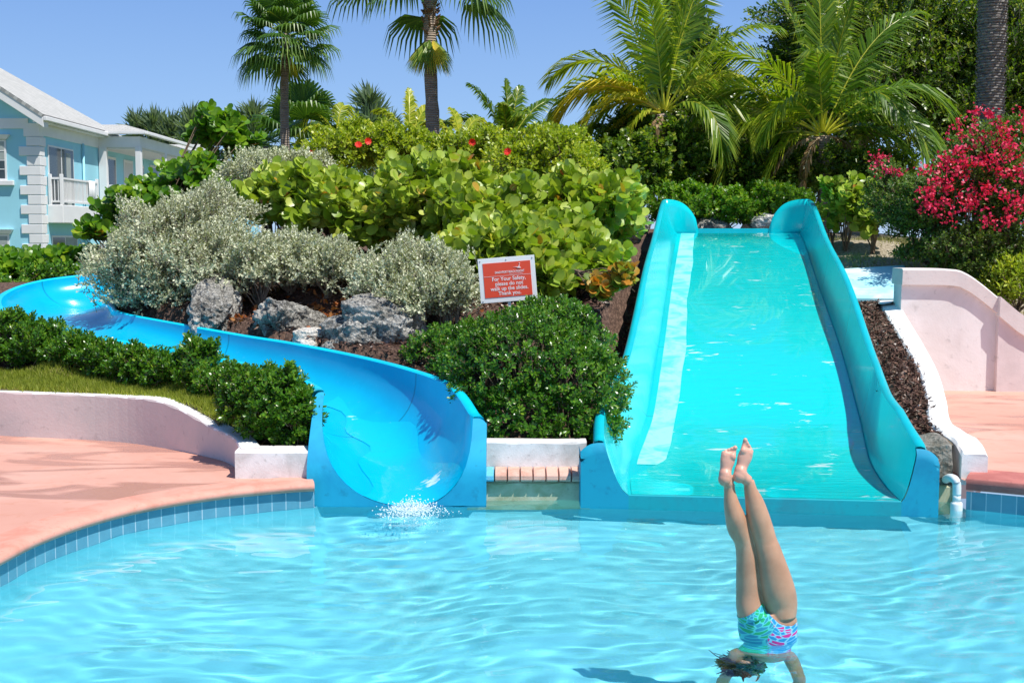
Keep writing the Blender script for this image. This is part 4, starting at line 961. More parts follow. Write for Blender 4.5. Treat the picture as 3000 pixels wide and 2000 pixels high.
# fan palms
def fan_leaf(mb, c, d, upv, R_, L, rg, droop=.5, span=2.0, tint=.5):
    """c crown centre, d direction of petiole, R_ blade radius, L petiole length"""
    d = norm(d); side = norm(np.cross(d, upv)); nrm = np.cross(side, d)
    h = c+d*L+np.array([0, 0, -.12*L*L*droop])
    mb.tube([c, c+d*L*.5+np.array([0,0,.02*L]), h], [.022, .016, .011], 4, .85)
    n = 26; base = h
    for i in range(n):
        a = (i/(n-1)-.5)*2*span; rr_ = R_*(1-.22*abs(a/span)**2)*rg.uniform(.92, 1.06)
        dr = norm(d*math.cos(a)+side*math.sin(a)+nrm*.10*(1-abs(a/span)))
        w_ = .62*span*2/n; lat = norm(np.cross(dr, nrm))
        g = np.array([0, 0, -1.])
        p1 = base+dr*rr_*.50; p2 = base+dr*rr_*.78+g*droop*.16*rr_; p3 = base+dr*rr_*.92+g*droop*.48*rr_
        hw = rr_*.5*math.tan(w_)*.95; f = nrm*hw*.45
        t = np.clip(tint+rg.normal(0, .12), 0, 1)
        V = [base, p1-lat*hw, p1+f, p1+lat*hw, p2-lat*hw*.62, p2+f*.6, p2+lat*hw*.62, p3]
        mb.add(V, [(0,1,2),(0,2,3),(1,4,5,2),(2,5,6,3),(4,7,5),(5,7,6)], [t, t, min(1, t+.15), t, t, min(1, t+.1), t, min(1, t+.3)])
def palm_trunk(pts, rad, root, mat, seed=0):
    rg = random.Random(seed); P_ = crom([tuple(p) for p in pts], 10); n = len(P_); r_ = np.interp(np.linspace(0, 1, n), np.linspace(0, 1, len(rad)), rad)
    r_ = [q*(1+.05*((i % 3)-1)+rg.uniform(-.03, .03)) for i, q in enumerate(r_)]
    MB().tube(P_, r_, 12).build('trunk', mat, root, True)
def fan_palm(label, base, top, trad, n, R_, L, seed, group, elev=(-55, 85), thatch=0, azs=None, bias=0, R2=None):
    root = empty('fan_palm', tuple(base), label, 'palm tree', group); rg = np.random.default_rng(seed)
    base = np.array(base); top = np.array(top)
    palm_trunk([base, base+(top-base)*.35+arr(.02,0,0), base+(top-base)*.7-arr(.03,0,0), top], trad, root, M['trunk'], seed)
    for i in range(n):
        az = i*2.399+rg.uniform(-.3, .3); q = (i+.5)/n; el = R(elev[1]+(elev[0]-elev[1])*q**.85)
        d = np.array([math.cos(az)*math.cos(el), math.sin(az)*math.cos(el), math.sin(el)])
        mb = MB(); fan_leaf(mb, top+arr(0,0,.1-.3*q), d, np.array([0,0,1.]) if abs(d[2]) < .9 else np.array([.3,1,0]), R_*rg.uniform(.85, 1.1), L*rg.uniform(.75, 1.2)*(1-.1*q), rg,
                           .5+.9*q, 1.75, tint=.38+.15*rg.random()+.1*q)
        mb.build('frond', M['fan'], root)
    for i in range(thatch):
        az = i*2.399+.5; el = R(-rg.uniform(66, 84)); d = np.array([math.cos(az)*math.cos(el), math.sin(az)*math.cos(el), math.sin(el)])
        mb = MB(); fan_leaf(mb, top+arr(0,0,-.9*rg.random()-.05), d, np.array([math.cos(az), math.sin(az), .1]), R_*.8, .25, rg, .2, .8, .7)
        mb.build('dead_frond', M['coco_yellow'] if i % 3 == 0 else M['fan'], root)
    return root
FG = 'tall fan palms behind the mound'
b0 = P(830,500,30); t0 = P(838,115,30)
fan_palm('tall slender fan palm with a round green crown, left of the other tall palm', (b0.x, 30, 1.2), t0+Vector((0,0,.12)), [.17,.14,.12,.10,.11], 42, .80, .70, 5, FG, (-34, 84), 2)
b0 = P(1268,430,24); t0 = P(1262,-110,24)
rt = fan_palm('tallest fan palm with hanging dead fronds, crown cut by the top of the photo', (b0.x, 24, 1.8), t0, [.17,.155,.13,.12,.13], 22, .98, 1.2, 9, FG, (-28, 75), 0)
rg = np.random.default_rng(31); c0 = np.array(P(1262,95,24)); tt = np.array(t0)
for i, az in enumerate([-2.4, -1.9, -1.35, -.75, -.3, 2.5]):
    el = R(-72 if i else -64); d = np.array([math.cos(az)*math.cos(el), math.sin(az)*math.cos(el), math.sin(el)])
    mb = MB(); fan_leaf(mb, c0+arr(0,0,.02), d, np.array([math.cos(az), math.sin(az), .2]), .90, .12, rg, .1, .75, .75); mb.build('dead_frond', M['coco_yellow'] if i in (1, 4) else M['fan'], rt)
mb = MB()
for k in range(90):
    z = rg.uniform(c0[2]-.05, tt[2]); a = rg.uniform(0, 6.28); r_ = .125
    p = np.array([c0[0]+math.cos(a)*r_, 24+math.sin(a)*r_, z]); o_ = np.array([math.cos(a), math.sin(a), .9])
    mb.tube([p, p+o_*.07], [.03, .012], 4, .2)
mb.build('old_leaf_bases', M['dry'], rt)['kind'] = 'stuff'
b0 = P(885,480,34); t0 = P(885,415,34)
fan_palm('dark bushy fan palm with short trunk standing behind the slender palm trunk', (b0.x, 34, .9), t0, [.2,.2,.2], 26, 1.05, 1.0, 15, FG, (-20, 88), 0)
t0 = P(775,430,31)
fan_palm('low drooping dark fan palm left of the slender palm trunk', (t0.x, 31, .9), t0, [.14,.13,.13], 12, .9, .55, 17, FG, (-60, 40), 0)
# coconut palms
def coco_frond(mb, c, d0, L, rg, droop=.9, width=.42, tint=.4, n=90, twist=0., hang=.5, petiole=.16):
    d0 = norm(np.array(d0, float)); p = np.array(c, float); d = d0.copy(); g = np.array([0, 0, -1.]); pts = [p.copy()]; step = L/n
    horiz = norm(np.cross(d0, [0, 0, 1.]) if abs(d0[2]) < .97 else np.array([1., 0, 0])); dirs = []
    for i in range(n):
        s = i/n; d = norm(d+g*droop*step/L*1.6*(.35+s*1.2)); p = p+d*step; pts.append(p.copy()); dirs.append(d.copy())
    mb.tube(pts[::4]+[pts[-1]], list(np.linspace(.022, .004, len(pts[::4])+1)), 5, .95)
    for i in range(int(n*petiole), n):
        s = i/n; d = dirs[i]; sd = norm(np.cross(d, np.array([0, 0, 1.])+.3*horiz)) if abs(d[2]) < .98 else horiz
        if sd @ horiz < 0: sd = -sd
        up = np.cross(sd, d); up = up if up[2] > 0 else -up
        ll = width*math.sin(math.pi*min(1, (s-petiole)/(1-petiole)*.84+.13))**.6*L*.35*2
        for sg in (-1, 1):
            dd = norm(sd*sg*(.85-.35*s)+d*(.42+.75*s)+up*(.18+rg.normal(0, .09))+rg.normal(0, .05, 3))
            q0 = pts[i]+d*step*rg.random(); q1 = q0+dd*ll*.5+g*ll*.06; q2 = q0+dd*ll*.95+g*ll*hang*.55
            wv = norm(np.cross(dd, up)+rg.normal(0,.3,3))*.027*(1.1-.5*s); t = float(np.clip(tint+rg.normal(0, .13), 0, 1))
            mb.add([q0-wv*.4, q0+wv*.4, q1+wv, q1-wv, q2], [(0,1,2,3),(3,2,4)], [t, t, t, t, min(1, t+.25)])
def coco_palm(label, c, base, fronds, seed, group, trad=.14, dead=(), dk=1.75):
    root = empty('coconut_palm', tuple(base), label, 'palm tree', group); rg = np.random.default_rng(seed)
    palm_trunk([np.array(base), (np.array(base)+np.array(c))/2+arr(.05,0,0), np.array(c)], [trad*1.3, trad, trad], root, M['trunk'], seed)
    for (az, el, L, dr, kind, tint) in fronds:
        az = R(az); el = R(el); d = [math.cos(az)*math.cos(el), math.sin(az)*math.cos(el), math.sin(el)]
        mb = MB(); coco_frond(mb, np.array(c)+np.array(d)*.1, d, L*.86, rg, dr*dk, .44, tint+.1, hang=.85); mb.build('frond', M[kind], root)
    for (az, el, L, dr) in dead:
        az = R(az); el = R(el); d = [math.cos(az)*math.cos(el), math.sin(az)*math.cos(el), math.sin(el)]
        mb = MB(); coco_frond(mb, np.array(c), d, L, rg, dr, .25, .5, 40, hang=1.4); mb.build('dead_frond', M['dry'], root)
CG = 'coconut palms above the wide slide'
c = P(1945,335,23)
coco_palm('left coconut palm with yellowing lower fronds against the sky', c, (c.x+.05, 23, 1.9),
  [(200,72,3.4,.5,'coco',.45),(95,80,3.6,.35,'coco',.35),(20,78,3.5,.4,'coco',.4),(165,55,3.1,.8,'coco',.6),(185,45,3.0,1.0,'coco',.55),(172,30,2.7,1.35,'coco',.6),(186,40,2.7,.85,'coco_yellow',.5),(203,30,2.4,.9,'coco_yellow',.35),
   (300,74,3.2,.3,'coco',.35),(250,66,3.0,.5,'coco',.45),(340,60,3.1,.6,'coco',.4),(10,50,2.8,.9,'coco',.7),(355,35,2.6,1.2,'coco',.4),(60,55,3.0,.8,'coco',.3),(120,50,3.0,.8,'coco',.3),(160,8,2.2,1.5,'coco_yellow',.45),
   (215,12,1.9,1.7,'coco',.6),(320,30,2.2,1.5,'coco',.35),(15,20,2.3,1.4,'coco',.3)], 51, CG, .16, [(245,-10,1.5,2.2),(255,-30,1.3,2.4)])
c = P(2410,400,23)
coco_palm('right coconut palm with dark green fronds in front of the big tree', c, (c.x, 23, 1.9),
  [(172,62,3.6,.75,'coco',.5),(182,50,3.5,.95,'coco',.45),(160,40,3.3,1.1,'coco',.55),(190,32,3.1,1.2,'coco',.5),(175,18,2.9,1.4,'coco',.55),(205,8,2.6,1.5,'coco',.5),
   (120,74,3.8,.4,'coco',.4),(95,84,3.8,.3,'coco',.35),(60,76,3.8,.4,'coco',.3),(20,66,3.8,.5,'coco',.25),(10,48,3.6,.8,'coco',.2),(355,34,3.4,1.05,'coco',.2),(5,24,3.0,1.2,'coco',.2),(330,40,2.9,1.1,'coco',.2),
   (280,72,3.0,.35,'coco',.3),(250,60,2.8,.6,'coco',.35),(300,50,2.6,.9,'coco',.2),(225,45,2.7,1.0,'coco',.4)], 57, CG, .13, [(200,-5,1.7,1.4),(20,5,1.5,2.0),(230,-10,1.5,2.2)])
c = P(1490,430,28)
coco_palm('small dark green palm rising behind the hibiscus right of the tall palm trunk', c, (c.x, 28, 1.6),
  [(175,50,1.94,1.0,'coco',.2),(190,35,1.85,1.3,'coco',.3),(165,68,1.94,.6,'coco',.2),(100,80,1.76,.4,'coco',.2),(70,70,1.85,.5,'coco',.2),(30,60,1.94,.7,'coco',.2),(5,45,1.94,1.1,'coco',.2),(350,30,1.67,1.5,'coco',.25),
   (260,60,1.58,.8,'coco',.35),(290,55,1.58,.9,'coco',.3),(225,40,1.67,1.2,'coco',.3)], 61, CG, .12, dk=1.15)
c = P(1200,420,27)
coco_palm('low bright palm fronds peeping over the hibiscus beside the thick palm trunk', c, (c.x, 27, 1.5),
  [(150,60,1.4,.8,'coco',.6),(95,75,1.5,.6,'coco',.7),(60,62,1.5,.7,'coco',.65),(175,30,1.5,1.2,'coco',.3),(20,50,1.4,1.0,'coco',.5)], 63, CG, .08, dk=1.2)
c = P(1350,430,26.5)
coco_palm('low bright palm fronds peeping over the hibiscus left of the small dark palm', c, (c.x, 26.5, 1.5),
  [(110,66,1.3,.7,'coco',.7),(60,58,1.3,.8,'coco',.6),(160,55,1.2,.9,'coco',.65)], 65, CG, .08, dk=1.2)
c = P(985,400,33)
coco_palm('pale drooping palm fronds between the dark fan palm and the hibiscus', c, (c.x, 33, 1.2),
  [(20,50,2.0,1.4,'coco',.8),(160,60,1.8,1.2,'coco',.7),(340,35,1.9,1.6,'coco',.8),(200,40,1.6,1.4,'coco',.6),(80,70,1.8,1.0,'coco',.6)], 67, CG, .1)
# thick palm trunk at the right
b0 = P(2895,520,19.5); t0 = P(2910,-60,19.5)
root = empty('date_palm', (b0.x, 19.5, 1.6), 'thick rough grey palm trunk standing behind the bougainvillea, its crown out of the photo', 'palm tree')
pts = [np.array(b0)*(1-t)+np.array(t0)*t for t in np.linspace(0, 1, 8)]; pts[0][2] = 1.6
palm_trunk(pts, [.24,.22,.21,.20,.21,.22,.23], root, M['trunk_grey'], 3)
mb = MB(); rg = np.random.default_rng(4)
for k in range(520):
    t = k/520; z = 1.7+t*(t0.z-1.7); x = b0.x+(t0.x-b0.x)*(z-b0.z)/(t0.z-b0.z); a = k*2.399; r_ = .20
    p = np.array([x+math.cos(a)*r_, 19.5+math.sin(a)*r_, z]); o_ = np.array([math.cos(a), math.sin(a), .8]); s_ = np.array([-math.sin(a), math.cos(a), 0])
    mb.add([p-s_*.05, p+s_*.05, p+o_*.045+s_*.028, p+o_*.045-s_*.028, p-arr(0,0,.05)], [(0,1,2,3),(4,1,2),(4,2,3),(4,3,0)], rg.random())
mb.build('leaf_scars', M['trunk_grey'], root)
cr_ = np.array([t0.x, 19.5, t0.z+1.0])
for k in range(14):
    az = k*2.399; el = R(60-90*k/14); d = [math.cos(az)*math.cos(el), math.sin(az)*math.cos(el), math.sin(el)]
    mb = MB(); coco_frond(mb, cr_, d, 2.6, rg, .9, .3, .3, 30); mb.build('frond', M['coco'], root)
MB().tube([t0, tuple(cr_)], [.23, .2], 12).build('crown_shaft', M['trunk_grey'], root, True)
# casuarinas
def casuarina(label, x, Y, zb, h, seed, group, w_=.5):
    rg = np.random.default_rng(seed); root = empty('casuarina', (x, Y, zb), label, 'tree', group)
    MB().tube([(x, Y, zb), (x+rg.normal(0,.1), Y, zb+h*.6), (x+.1, Y, zb+h)], [.14, .08, .02], 6).build('trunk', M['stem_grey'], root)
    n = 46; s = rg.random(n)**.7; az = rg.uniform(0, 6.28, n); A_ = np.stack([np.full(n, x), np.full(n, Y), zb+h*(.25+.75*s)], -1)
    out = np.stack([np.cos(az), np.sin(az), .7+.5*s], -1); ln = h*w_*.42*(1.15-s)*rg.uniform(.6, 1.2, n); E_ = A_+norm(out)*ln[:, None]
    V0, F0 = tubes_arrays(A_, E_, .02, .006, 3); fast_mesh('branches', V0, F0, np.full(len(V0), .5), M['stem_grey'], root)
    m = 22; t = rg.random((n, m)); pos = (A_[:, None]+(E_-A_)[:, None]*t[..., None]).reshape(-1, 3)
    dn = np.repeat(norm(out), m, 0)*.6+rg.normal(0, .4, (n*m, 3))+np.array([0, 0, .35])
    V, F, r = leaf_arrays(pos, dn, rg.normal(size=(n*m, 3)), rg.uniform(.35, .8, n*m)*h/5, 'needle', rg.random(n*m)); V = V
    fast_mesh('crown', V, F, r, M['casuarina'], root)
KG = 'distant casuarinas behind the roofs'
for i, (u, Y, v, wd) in enumerate([(402,80,362,.5),(446,80,358,.45),(475,82,372,.5),(500,80,366,.4),(535,80,360,.5),(558,78,338,.5),(590,80,362,.6),(745,80,330,.4),(720,80,360,.5)]):
    p = P(u, v, Y); casuarina(['leftmost distant casuarina rising over the grey rear roof','slim pointed distant casuarina second from the left over the roof','broader distant casuarina third from the left over the roof','thin distant casuarina fourth from the left over the roof',
        'distant casuarina fifth from the left, just before the tallest','tallest distant casuarina left of the sea grape top','dense distant casuarina partly behind the top of the sea grape','pointed distant casuarina left of the dark fan palm','distant casuarina right of the sea grape top'][i], p.x, Y, .3, p.z-.3, 300+i, KG, wd*.55)
p = P(1085,305,55); casuarina('single feathery casuarina between the two tall palms', p.x, 55, .5, p.z-.5, 320, KG, .62)
p = P(1135,370,57); casuarina('lower feathery casuarina just right of the single taller one', p.x, 57, .5, p.z-.5, 321, KG, .5)

# ------------------------------------------------------------------ ground cover, rocks, litter
def scatter_blades(name, label, pts, h, wd, mat, seed, tilt=.35):
    rg = np.random.default_rng(seed); n = len(pts)
    d = np.array([0, 0, 1.])+rg.normal(0, tilt, (n, 3))*np.array([1, 1, .2]); nr = rg.normal(size=(n, 3))
    y = norm(d); z = norm(nr-(nr*y).sum(-1, keepdims=True)*y); x = np.cross(y, z); hh = h*rg.uniform(.5, 1.3, n)
    V = np.stack([pts-x*wd*.5, pts+x*wd*.5, pts+y*hh[:, None]+z*(hh*.3)[:, None]], 1)
    me = bpy.data.meshes.new(name); F = np.arange(n*3).reshape(-1, 3)
    return tag(fast_mesh(name, V.reshape(-1, 3), F, np.repeat(np.clip(rg.normal(.5, .22, n), 0, 1), 3), mat), label, 'ground cover', kind='stuff')
rg = np.random.default_rng(77)
# lawn strip behind the garden wall
L_ = [(-9,12.45),(-6.4,11.82),(-5.6,11.55),(-4.9,11.34),(-3.75,11.06),(-3.15,10.8),(-2.6,10.3),(-2.3,9.75)]
U_ = [(-9,13.3),(-6.4,12.6),(-4.9,12.05),(-3.75,11.55),(-3.15,11.2),(-2.55,10.75),(-2.2,10.05)]
Ld, Ud = dense(L_, .08), dense(U_, .08); tL = np.linspace(0, .94, 250)
def along(Pp, t):
    Pp = np.array(Pp); s = np.r_[0, np.cumsum(np.hypot(*np.diff(Pp, axis=0).T))]; s /= s[-1]
    return np.stack([np.interp(t, s, Pp[:, 0]), np.interp(t, s, Pp[:, 1])], -1)
rows = []
for t in tL:
    a, b = along(L_, t), along(U_, t); qq = np.array([a+(b-a)*k for k in np.linspace(0, 1, 26)]); r_ = np.c_[qq, hz(qq[:, 0], qq[:, 1])+.035]; rows.append(np.r_[[r_[0]-arr(0,0,.4)], r_])
mb = MB(); mb.grid(rows); o = mb.build('lawn', M['lawn'], None, True); tag(o, kind='structure')
n = 52000; t = rg.random(n)*.93+.01; k = rg.beta(1.1, 1.25, n)*1.12; q = along(L_, t); q = q+(along(U_, t)-q)*k[:, None]+rg.normal(0, .02, (n, 2))
scatter_blades('grass', 'short yellow green lawn grass between the pink garden wall and the low shrubs', np.c_[q, hz(q[:, 0], q[:, 1])+.03], .062, .008, M['grass'], 1)
n = 16000; q = np.c_[rg.uniform(4.9, 9, n), rg.uniform(16.3, 20.5, n)]; keep_ = (np.sin(q[:, 0]*3.1)+np.sin(q[:, 1]*2.3+q[:, 0])+rg.normal(0, .6, n)) > .1; q = q[keep_]
scatter_blades('dry_grass', 'patchy dry grass and weeds on the bare bank right of the wide slide', np.c_[q, hz(q[:, 0], q[:, 1])], .09, .012, M['dry_grass'], 2, .6)
n = 260; q = np.c_[rg.uniform(3.22, 3.62, n), rg.uniform(9.6, 10.1, n)]
scatter_blades('weeds', 'small green weeds at the foot of the mulch strip beside the white kerb', np.c_[q, hz(q[:, 0], q[:, 1])], .07, .012, M['hibiscus'], 3, .6)
# mulch chips
def chips(name, label, q, size, mat, seed, zoff=.012, flatness=.35):
    rg = np.random.default_rng(seed); n = len(q); z = hz(q[:, 0], q[:, 1])+zoff
    pos = np.c_[q, z]+rg.normal(0, .006, (n, 3)); V, F, r = leaf_arrays(pos, rg.normal(size=(n, 3))*np.array([1,1,flatness]), rg.normal(0, .5, (n, 3))+np.array([0,0,1]), size*rg.uniform(.4, 1.4, n), 'slim', np.clip(rg.gamma(2.2, .17, n), 0, 1))
    return tag(fast_mesh(name, V, F, r, mat), label, 'ground cover', kind='stuff')
def band(n, seed, L0, U0):
    rg = np.random.default_rng(seed); t = rg.random(n); a = along(L0, t); return a+(along(U0, t)-a)*rg.random((n, 1))
ML = [(3.20,9.3),(3.36,10.2),(3.55,11.9),(3.95,13.7),(4.4,15.4)]; MR = [(3.52,9.5),(3.60,10.2),(3.75,11.6),(4.18,13.6),(4.62,15.3)]
mb = MB(); rows = []
KLp = np.array([[q[0], q[1], q[2]] for q in KL]); KLp = KLp[np.argsort(KLp[:, 1])]
SRp = np.array([[q[0], q[1], q[2]] for q in [r[3] for r in LR]]); SRp = SRp[np.argsort(SRp[:, 1])]
def mstrip(y, k):
    x0 = np.interp(y, SRp[:, 1], SRp[:, 0]); x1 = np.interp(y, KLp[:, 1], KLp[:, 0]); z1 = np.interp(y, KLp[:, 1], KLp[:, 2])
    return np.stack([x0-.03+(x1-x0+.06)*k, y+0*k, z1-.03-.03*(1-k)], -1)
for y in np.linspace(9.55, 15.5, 60): rows.append([tuple(mstrip(y, k)) for k in np.linspace(0, 1, 6)])
mb.grid(rows); o = mb.build('mulch_bed', M['hill'], None, True); tag(o, kind='structure')
n = 9000; y = rg.uniform(9.7, 15.4, n); k = rg.random(n); pos = mstrip(y, k)+rg.normal(0, .008, (n, 3))+arr(0, 0, .012)
V, F, r = leaf_arrays(pos, rg.normal(size=(n, 3))*arr(1,1,.4), rg.normal(0, .5, (n, 3))+arr(0,0,1), .055*rg.uniform(.4, 1.5, n), 'slim', np.clip(rg.gamma(2.4, .17, n), 0, 1))
tag(fast_mesh('mulch', V, F, r, M['mulch_chip']), 'brown wood chip mulch strip between the wide slide and the white kerb', 'ground cover', kind='stuff')
q1 = band(9000, 5, U_, [(-9,13.7),(-6.4,12.9),(-4.9,12.4),(-3.75,11.9),(-3.15,11.5),(-2.4,11.0),(-1.9,10.4)])
q2 = np.c_[rg.uniform(-4.4, 1.5, 34000), rg.uniform(10.6, 16, 34000)]; q2 = q2[q2[:, 1] > np.interp(q2[:, 0], [-4.4,-2.25,-1,-.4], [13.6,12.1,10.95,9.9])]
chips('mulch', 'brown wood chip mulch under the bushes and around the grey rocks on the mound', np.concatenate([q1, q2]), .06, M['mulch_chip'], 6, .02)
q = np.c_[rg.normal(-1.9, .9, 300), rg.normal(13.2, .4, 300)]; q3 = np.c_[rg.normal(-1.1, .15, 60), rg.normal(12.2, .2, 60)]; q4 = np.c_[rg.normal(-2.35, .25, 130), rg.normal(13.3, .15, 130)]
q = np.concatenate([q, q3, q4]); n = len(q); pos = np.c_[q, hz(q[:, 0], q[:, 1])+rg.uniform(.02, .06, n)]
V, F, r = leaf_arrays(pos, rg.normal(size=(n, 3))*arr(1,1,.5), rg.normal(0, .7, (n, 3))+arr(0,-.4,.6), .085*rg.uniform(.6, 1.2, n), 'wide', rg.random(n))
tag(fast_mesh('leaf_litter', V, F, r, M['orange_dry']), 'fallen orange brown leaves under the silver bushes', 'leaf litter', kind='stuff')
# rocks
p = P(630,905,13.25); rockmesh('grey_rock', (p.x, p.y, p.z-.0), (.48,.26,.25), M['rock'], 1.7, 'large pitted grey coral rock nearest the blue slide, left of the other rocks', rot=-.5, sq=.85, amp=.3, sub=6)
p = P(850,945,12.9); rockmesh('grey_rock', (p.x, p.y, p.z-.02), (.46,.28,.24), M['rock'], 4.1, 'flatter sunlit grey rock in the middle, left of the white stones', rot=-.3, sq=.9, amp=.3, sub=6)
p = P(1110,975,12.2); rockmesh('grey_rock', (p.x, p.y, p.z+.02), (.50,.32,.33), M['rock'], 2.9, 'biggest dark grey pitted rock right of the white stones', rot=.1, sq=.85, amp=.3, sub=6)
p = P(980,1012,12.1); rockmesh('grey_rock', (p.x, p.y, p.z-.02), (.14,.12,.09), M['rock'], 6.6, 'small round grey rock wedged between the white stones and the biggest dark rock', rot=0, amp=.25, sub=4)
p = P(905,980,12.28); rockmesh('white_stone', (p.x, p.y, p.z), (.17,.11,.075), M['white_rock'], 3.3, 'upper and brighter of the white stones beside the blue slide', 'stone', sq=.8, amp=.15, sub=4, rot=.08)
p = P(893,1002,12.22); rockmesh('white_stone', (p.x, p.y, p.z-.01), (.19,.10,.055), M['white_rock'], 5.3, 'lower flat white stone, partly under the brighter one', 'stone', sq=.8, amp=.15, sub=4, rot=.1)
p = P(1020,985,12.05); rockmesh('white_stone', (p.x, p.y, p.z), (.06,.05,.05), M['white_rock'], 7.3, 'small round pale stone against the left side of the biggest dark rock', 'stone', amp=.15, sub=4)
p = P(2245,650,21.4); rockmesh('white_stone', (p.x, p.y, p.z-.05), (.42,.3,.20), M['white_rock'], 8.2, 'whitish rock showing behind the right corner of the wide slide top', 'stone', amp=.25, sub=4)
p = P(2080,655,21.4); rockmesh('grey_rock', (p.x, p.y, p.z-.08), (.38,.3,.18), M['rock'], 9.2, 'grey rock showing behind the middle of the wide slide top', amp=.25, sub=4)
p = P(1885,640,18.6); rockmesh('grey_rock', (p.x-.15, p.y, p.z-.08), (.24,.25,.28), M['rock'], 10.2, 'grey rock between the sea grape and the left wall of the wide slide', amp=.25, sub=4)
# ------------------------------------------------------------------ sign
c = P(1487,818,11.45); tl = R(4.6)
root = empty('warning_sign', tuple(c), 'white framed red warning board tilted above the clipped hedge', 'sign')
root.rotation_euler = (0, -tl, 0)
def lbox(name, p0, p1, mat, bev=.002):
    mb = MB(); mb.box(p0, p1); me_o = mb.build(name, mat, None, False, bev); me_o.parent = root; return me_o
lbox('board', (-.272,-.006,-.213), (.272,.006,.213), M['sign_white'])
lbox('panel', (-.228,-.0095,-.165), (.228,-.0065,.165), M['sign_red'], 0)
for x in (-.25, .25, 0):
    for z in ((-.195, .19) if x else (.19,)): 
        mb = MB(); ico(mb, (x, -.008, z), .006); o = mb.build('screw', plain('screw_steel', (.35,.35,.35), .4, .1, 5, 0, .8), None, True); o.parent = root
o = lbox('stake', (-.015,.008,-.75), (.015,.03,.15), M['sign_white'])
def text(s, size, x, z, mat=None, sx=1.0):
    cu = bpy.data.curves.new('lettering', 'FONT'); cu.body = s; cu.size = size; cu.align_x = 'CENTER'; cu.extrude = .0006; cu.offset = size*.012
    tmp = bpy.data.objects.new('tmp', cu); col.objects.link(tmp); bpy.context.view_layer.update()
    me = bpy.data.meshes.new_from_object(tmp.evaluated_get(bpy.context.evaluated_depsgraph_get())); bpy.data.objects.remove(tmp); me.materials.clear(); me.materials.append(M['letter']); me.name = 'lettering'
    o = bpy.data.objects.new('lettering', me); col.objects.link(o)
    o.parent = root; o.location = (x, -.0105, z); o.rotation_euler = (math.pi/2, 0, 0); o.scale = (sx, 1, 1)
text('SANDYPORT BEACH RESORT', .030, .025, .062, sx=.72)
lbox('rule', (-.228,-.0112,.036), (.228,-.0098,.0385), M['letter'], 0)
lbox('rule', (.02,-.0112,.049), (.15,-.0098,.051), M['letter'], 0)
for k, s_ in enumerate(('For Your Safety,', 'please do not', 'walk up the slides.', 'Thank you.')): text(s_, .052, .012, -.008-.046*k, sx=.94)
mb = MB()   # small emblem: a curved neck over a few sweeping strokes
mb.tube([(.118,-.0115,.150),(.127,-.0115,.146),(.124,-.0115,.132),(.117,-.0115,.118),(.120,-.0115,.106)], [.002,.003,.003,.004,.006], 6)
mb.tube([(.095,-.0115,.098),(.118,-.0115,.106),(.137,-.0115,.100)], [.001,.007,.001], 6)
mb.tube([(.062,-.0115,.113),(.09,-.0115,.112),(.12,-.0115,.108)], [.0008,.002,.003], 6)
o = mb.build('emblem', M['letter'], None, True); o.parent = root
# ------------------------------------------------------------------ blue house
H = empty('blue_house', (-14.9, 38, .2), 'two storey light blue house with white quoins and a grey shingle roof at the left', 'house')
def hb(name, p0, p1, mat, parent=None, bev=0, r=.5):
    mb = MB(); mb.box(p0, p1, r)
    V = np.concatenate(mb.v)
    pr = parent or H; off = np.array(H.location)
    me = bpy.data.meshes.new(name); me.from_pydata((V-off).tolist(), [], mb.f)
    return link(me, name, mat, pr, False, bev)
XW, YW = -14.9, 38.0
hb('wall', (-27,YW,.1), (XW,60,5.95), M['wall_blue'])
# gable
mb = MB(); apx = (-20.8, YW+.002, 9.85)
mb.add([(-27,YW,5.9),(XW,YW,5.9),apx,(-27,YW+.25,5.9),(XW,YW+.25,5.9),(apx[0],YW+.25,apx[2])], [(0,1,2),(3,5,4),(0,2,5,3),(1,4,5,2)]); mb.build('gable', M['wall_blue'], H)
# roof
EX, EZ = -14.55, 5.93; RX = -20.8; sl = .655; RZ = EZ+sl*(EX-RX); YF = 37.55; YB = 44.75
def roof(polys, name, mat, uvf, parent=H, th=.10):
    me = bpy.data.meshes.new(name); V = []; F = []; U = []
    for pl in polys:
        b_ = len(V); V += [Vector(q)-Vector(H.location) for q in pl]; F.append(tuple(range(b_, b_+len(pl))))
    me.from_pydata([tuple(v) for v in V], [], F); uv = me.uv_layers.new(name='UVMap')
    for p_ in me.polygons:
        nn = p_.normal; e = Vector((0,0,1)).cross(nn).normalized(); u_ = nn.cross(e)
        for li in p_.loop_indices:
            v = me.vertices[me.loops[li].vertex_index].co; uv.data[li].uv = (v.dot(e), v.dot(u_))
    o = link(me, name, mat, parent); m_ = o.modifiers.new('solid', 'SOLIDIFY'); m_.thickness = th; m_.offset = -1; return o
LXe = 2*RX-EX
roof([[(EX,YF,EZ),(EX,YB,EZ),(RX,YB-(EX-RX),RZ),(RX,YF,RZ)], [(LXe,YB,EZ),(LXe,YF,EZ),(RX,YF,RZ),(RX,YB-(EX-RX),RZ)], [(EX,YB,EZ),(LXe,YB,EZ),(RX,YB-(EX-RX),RZ)]], 'roof', M['shingle'], None)
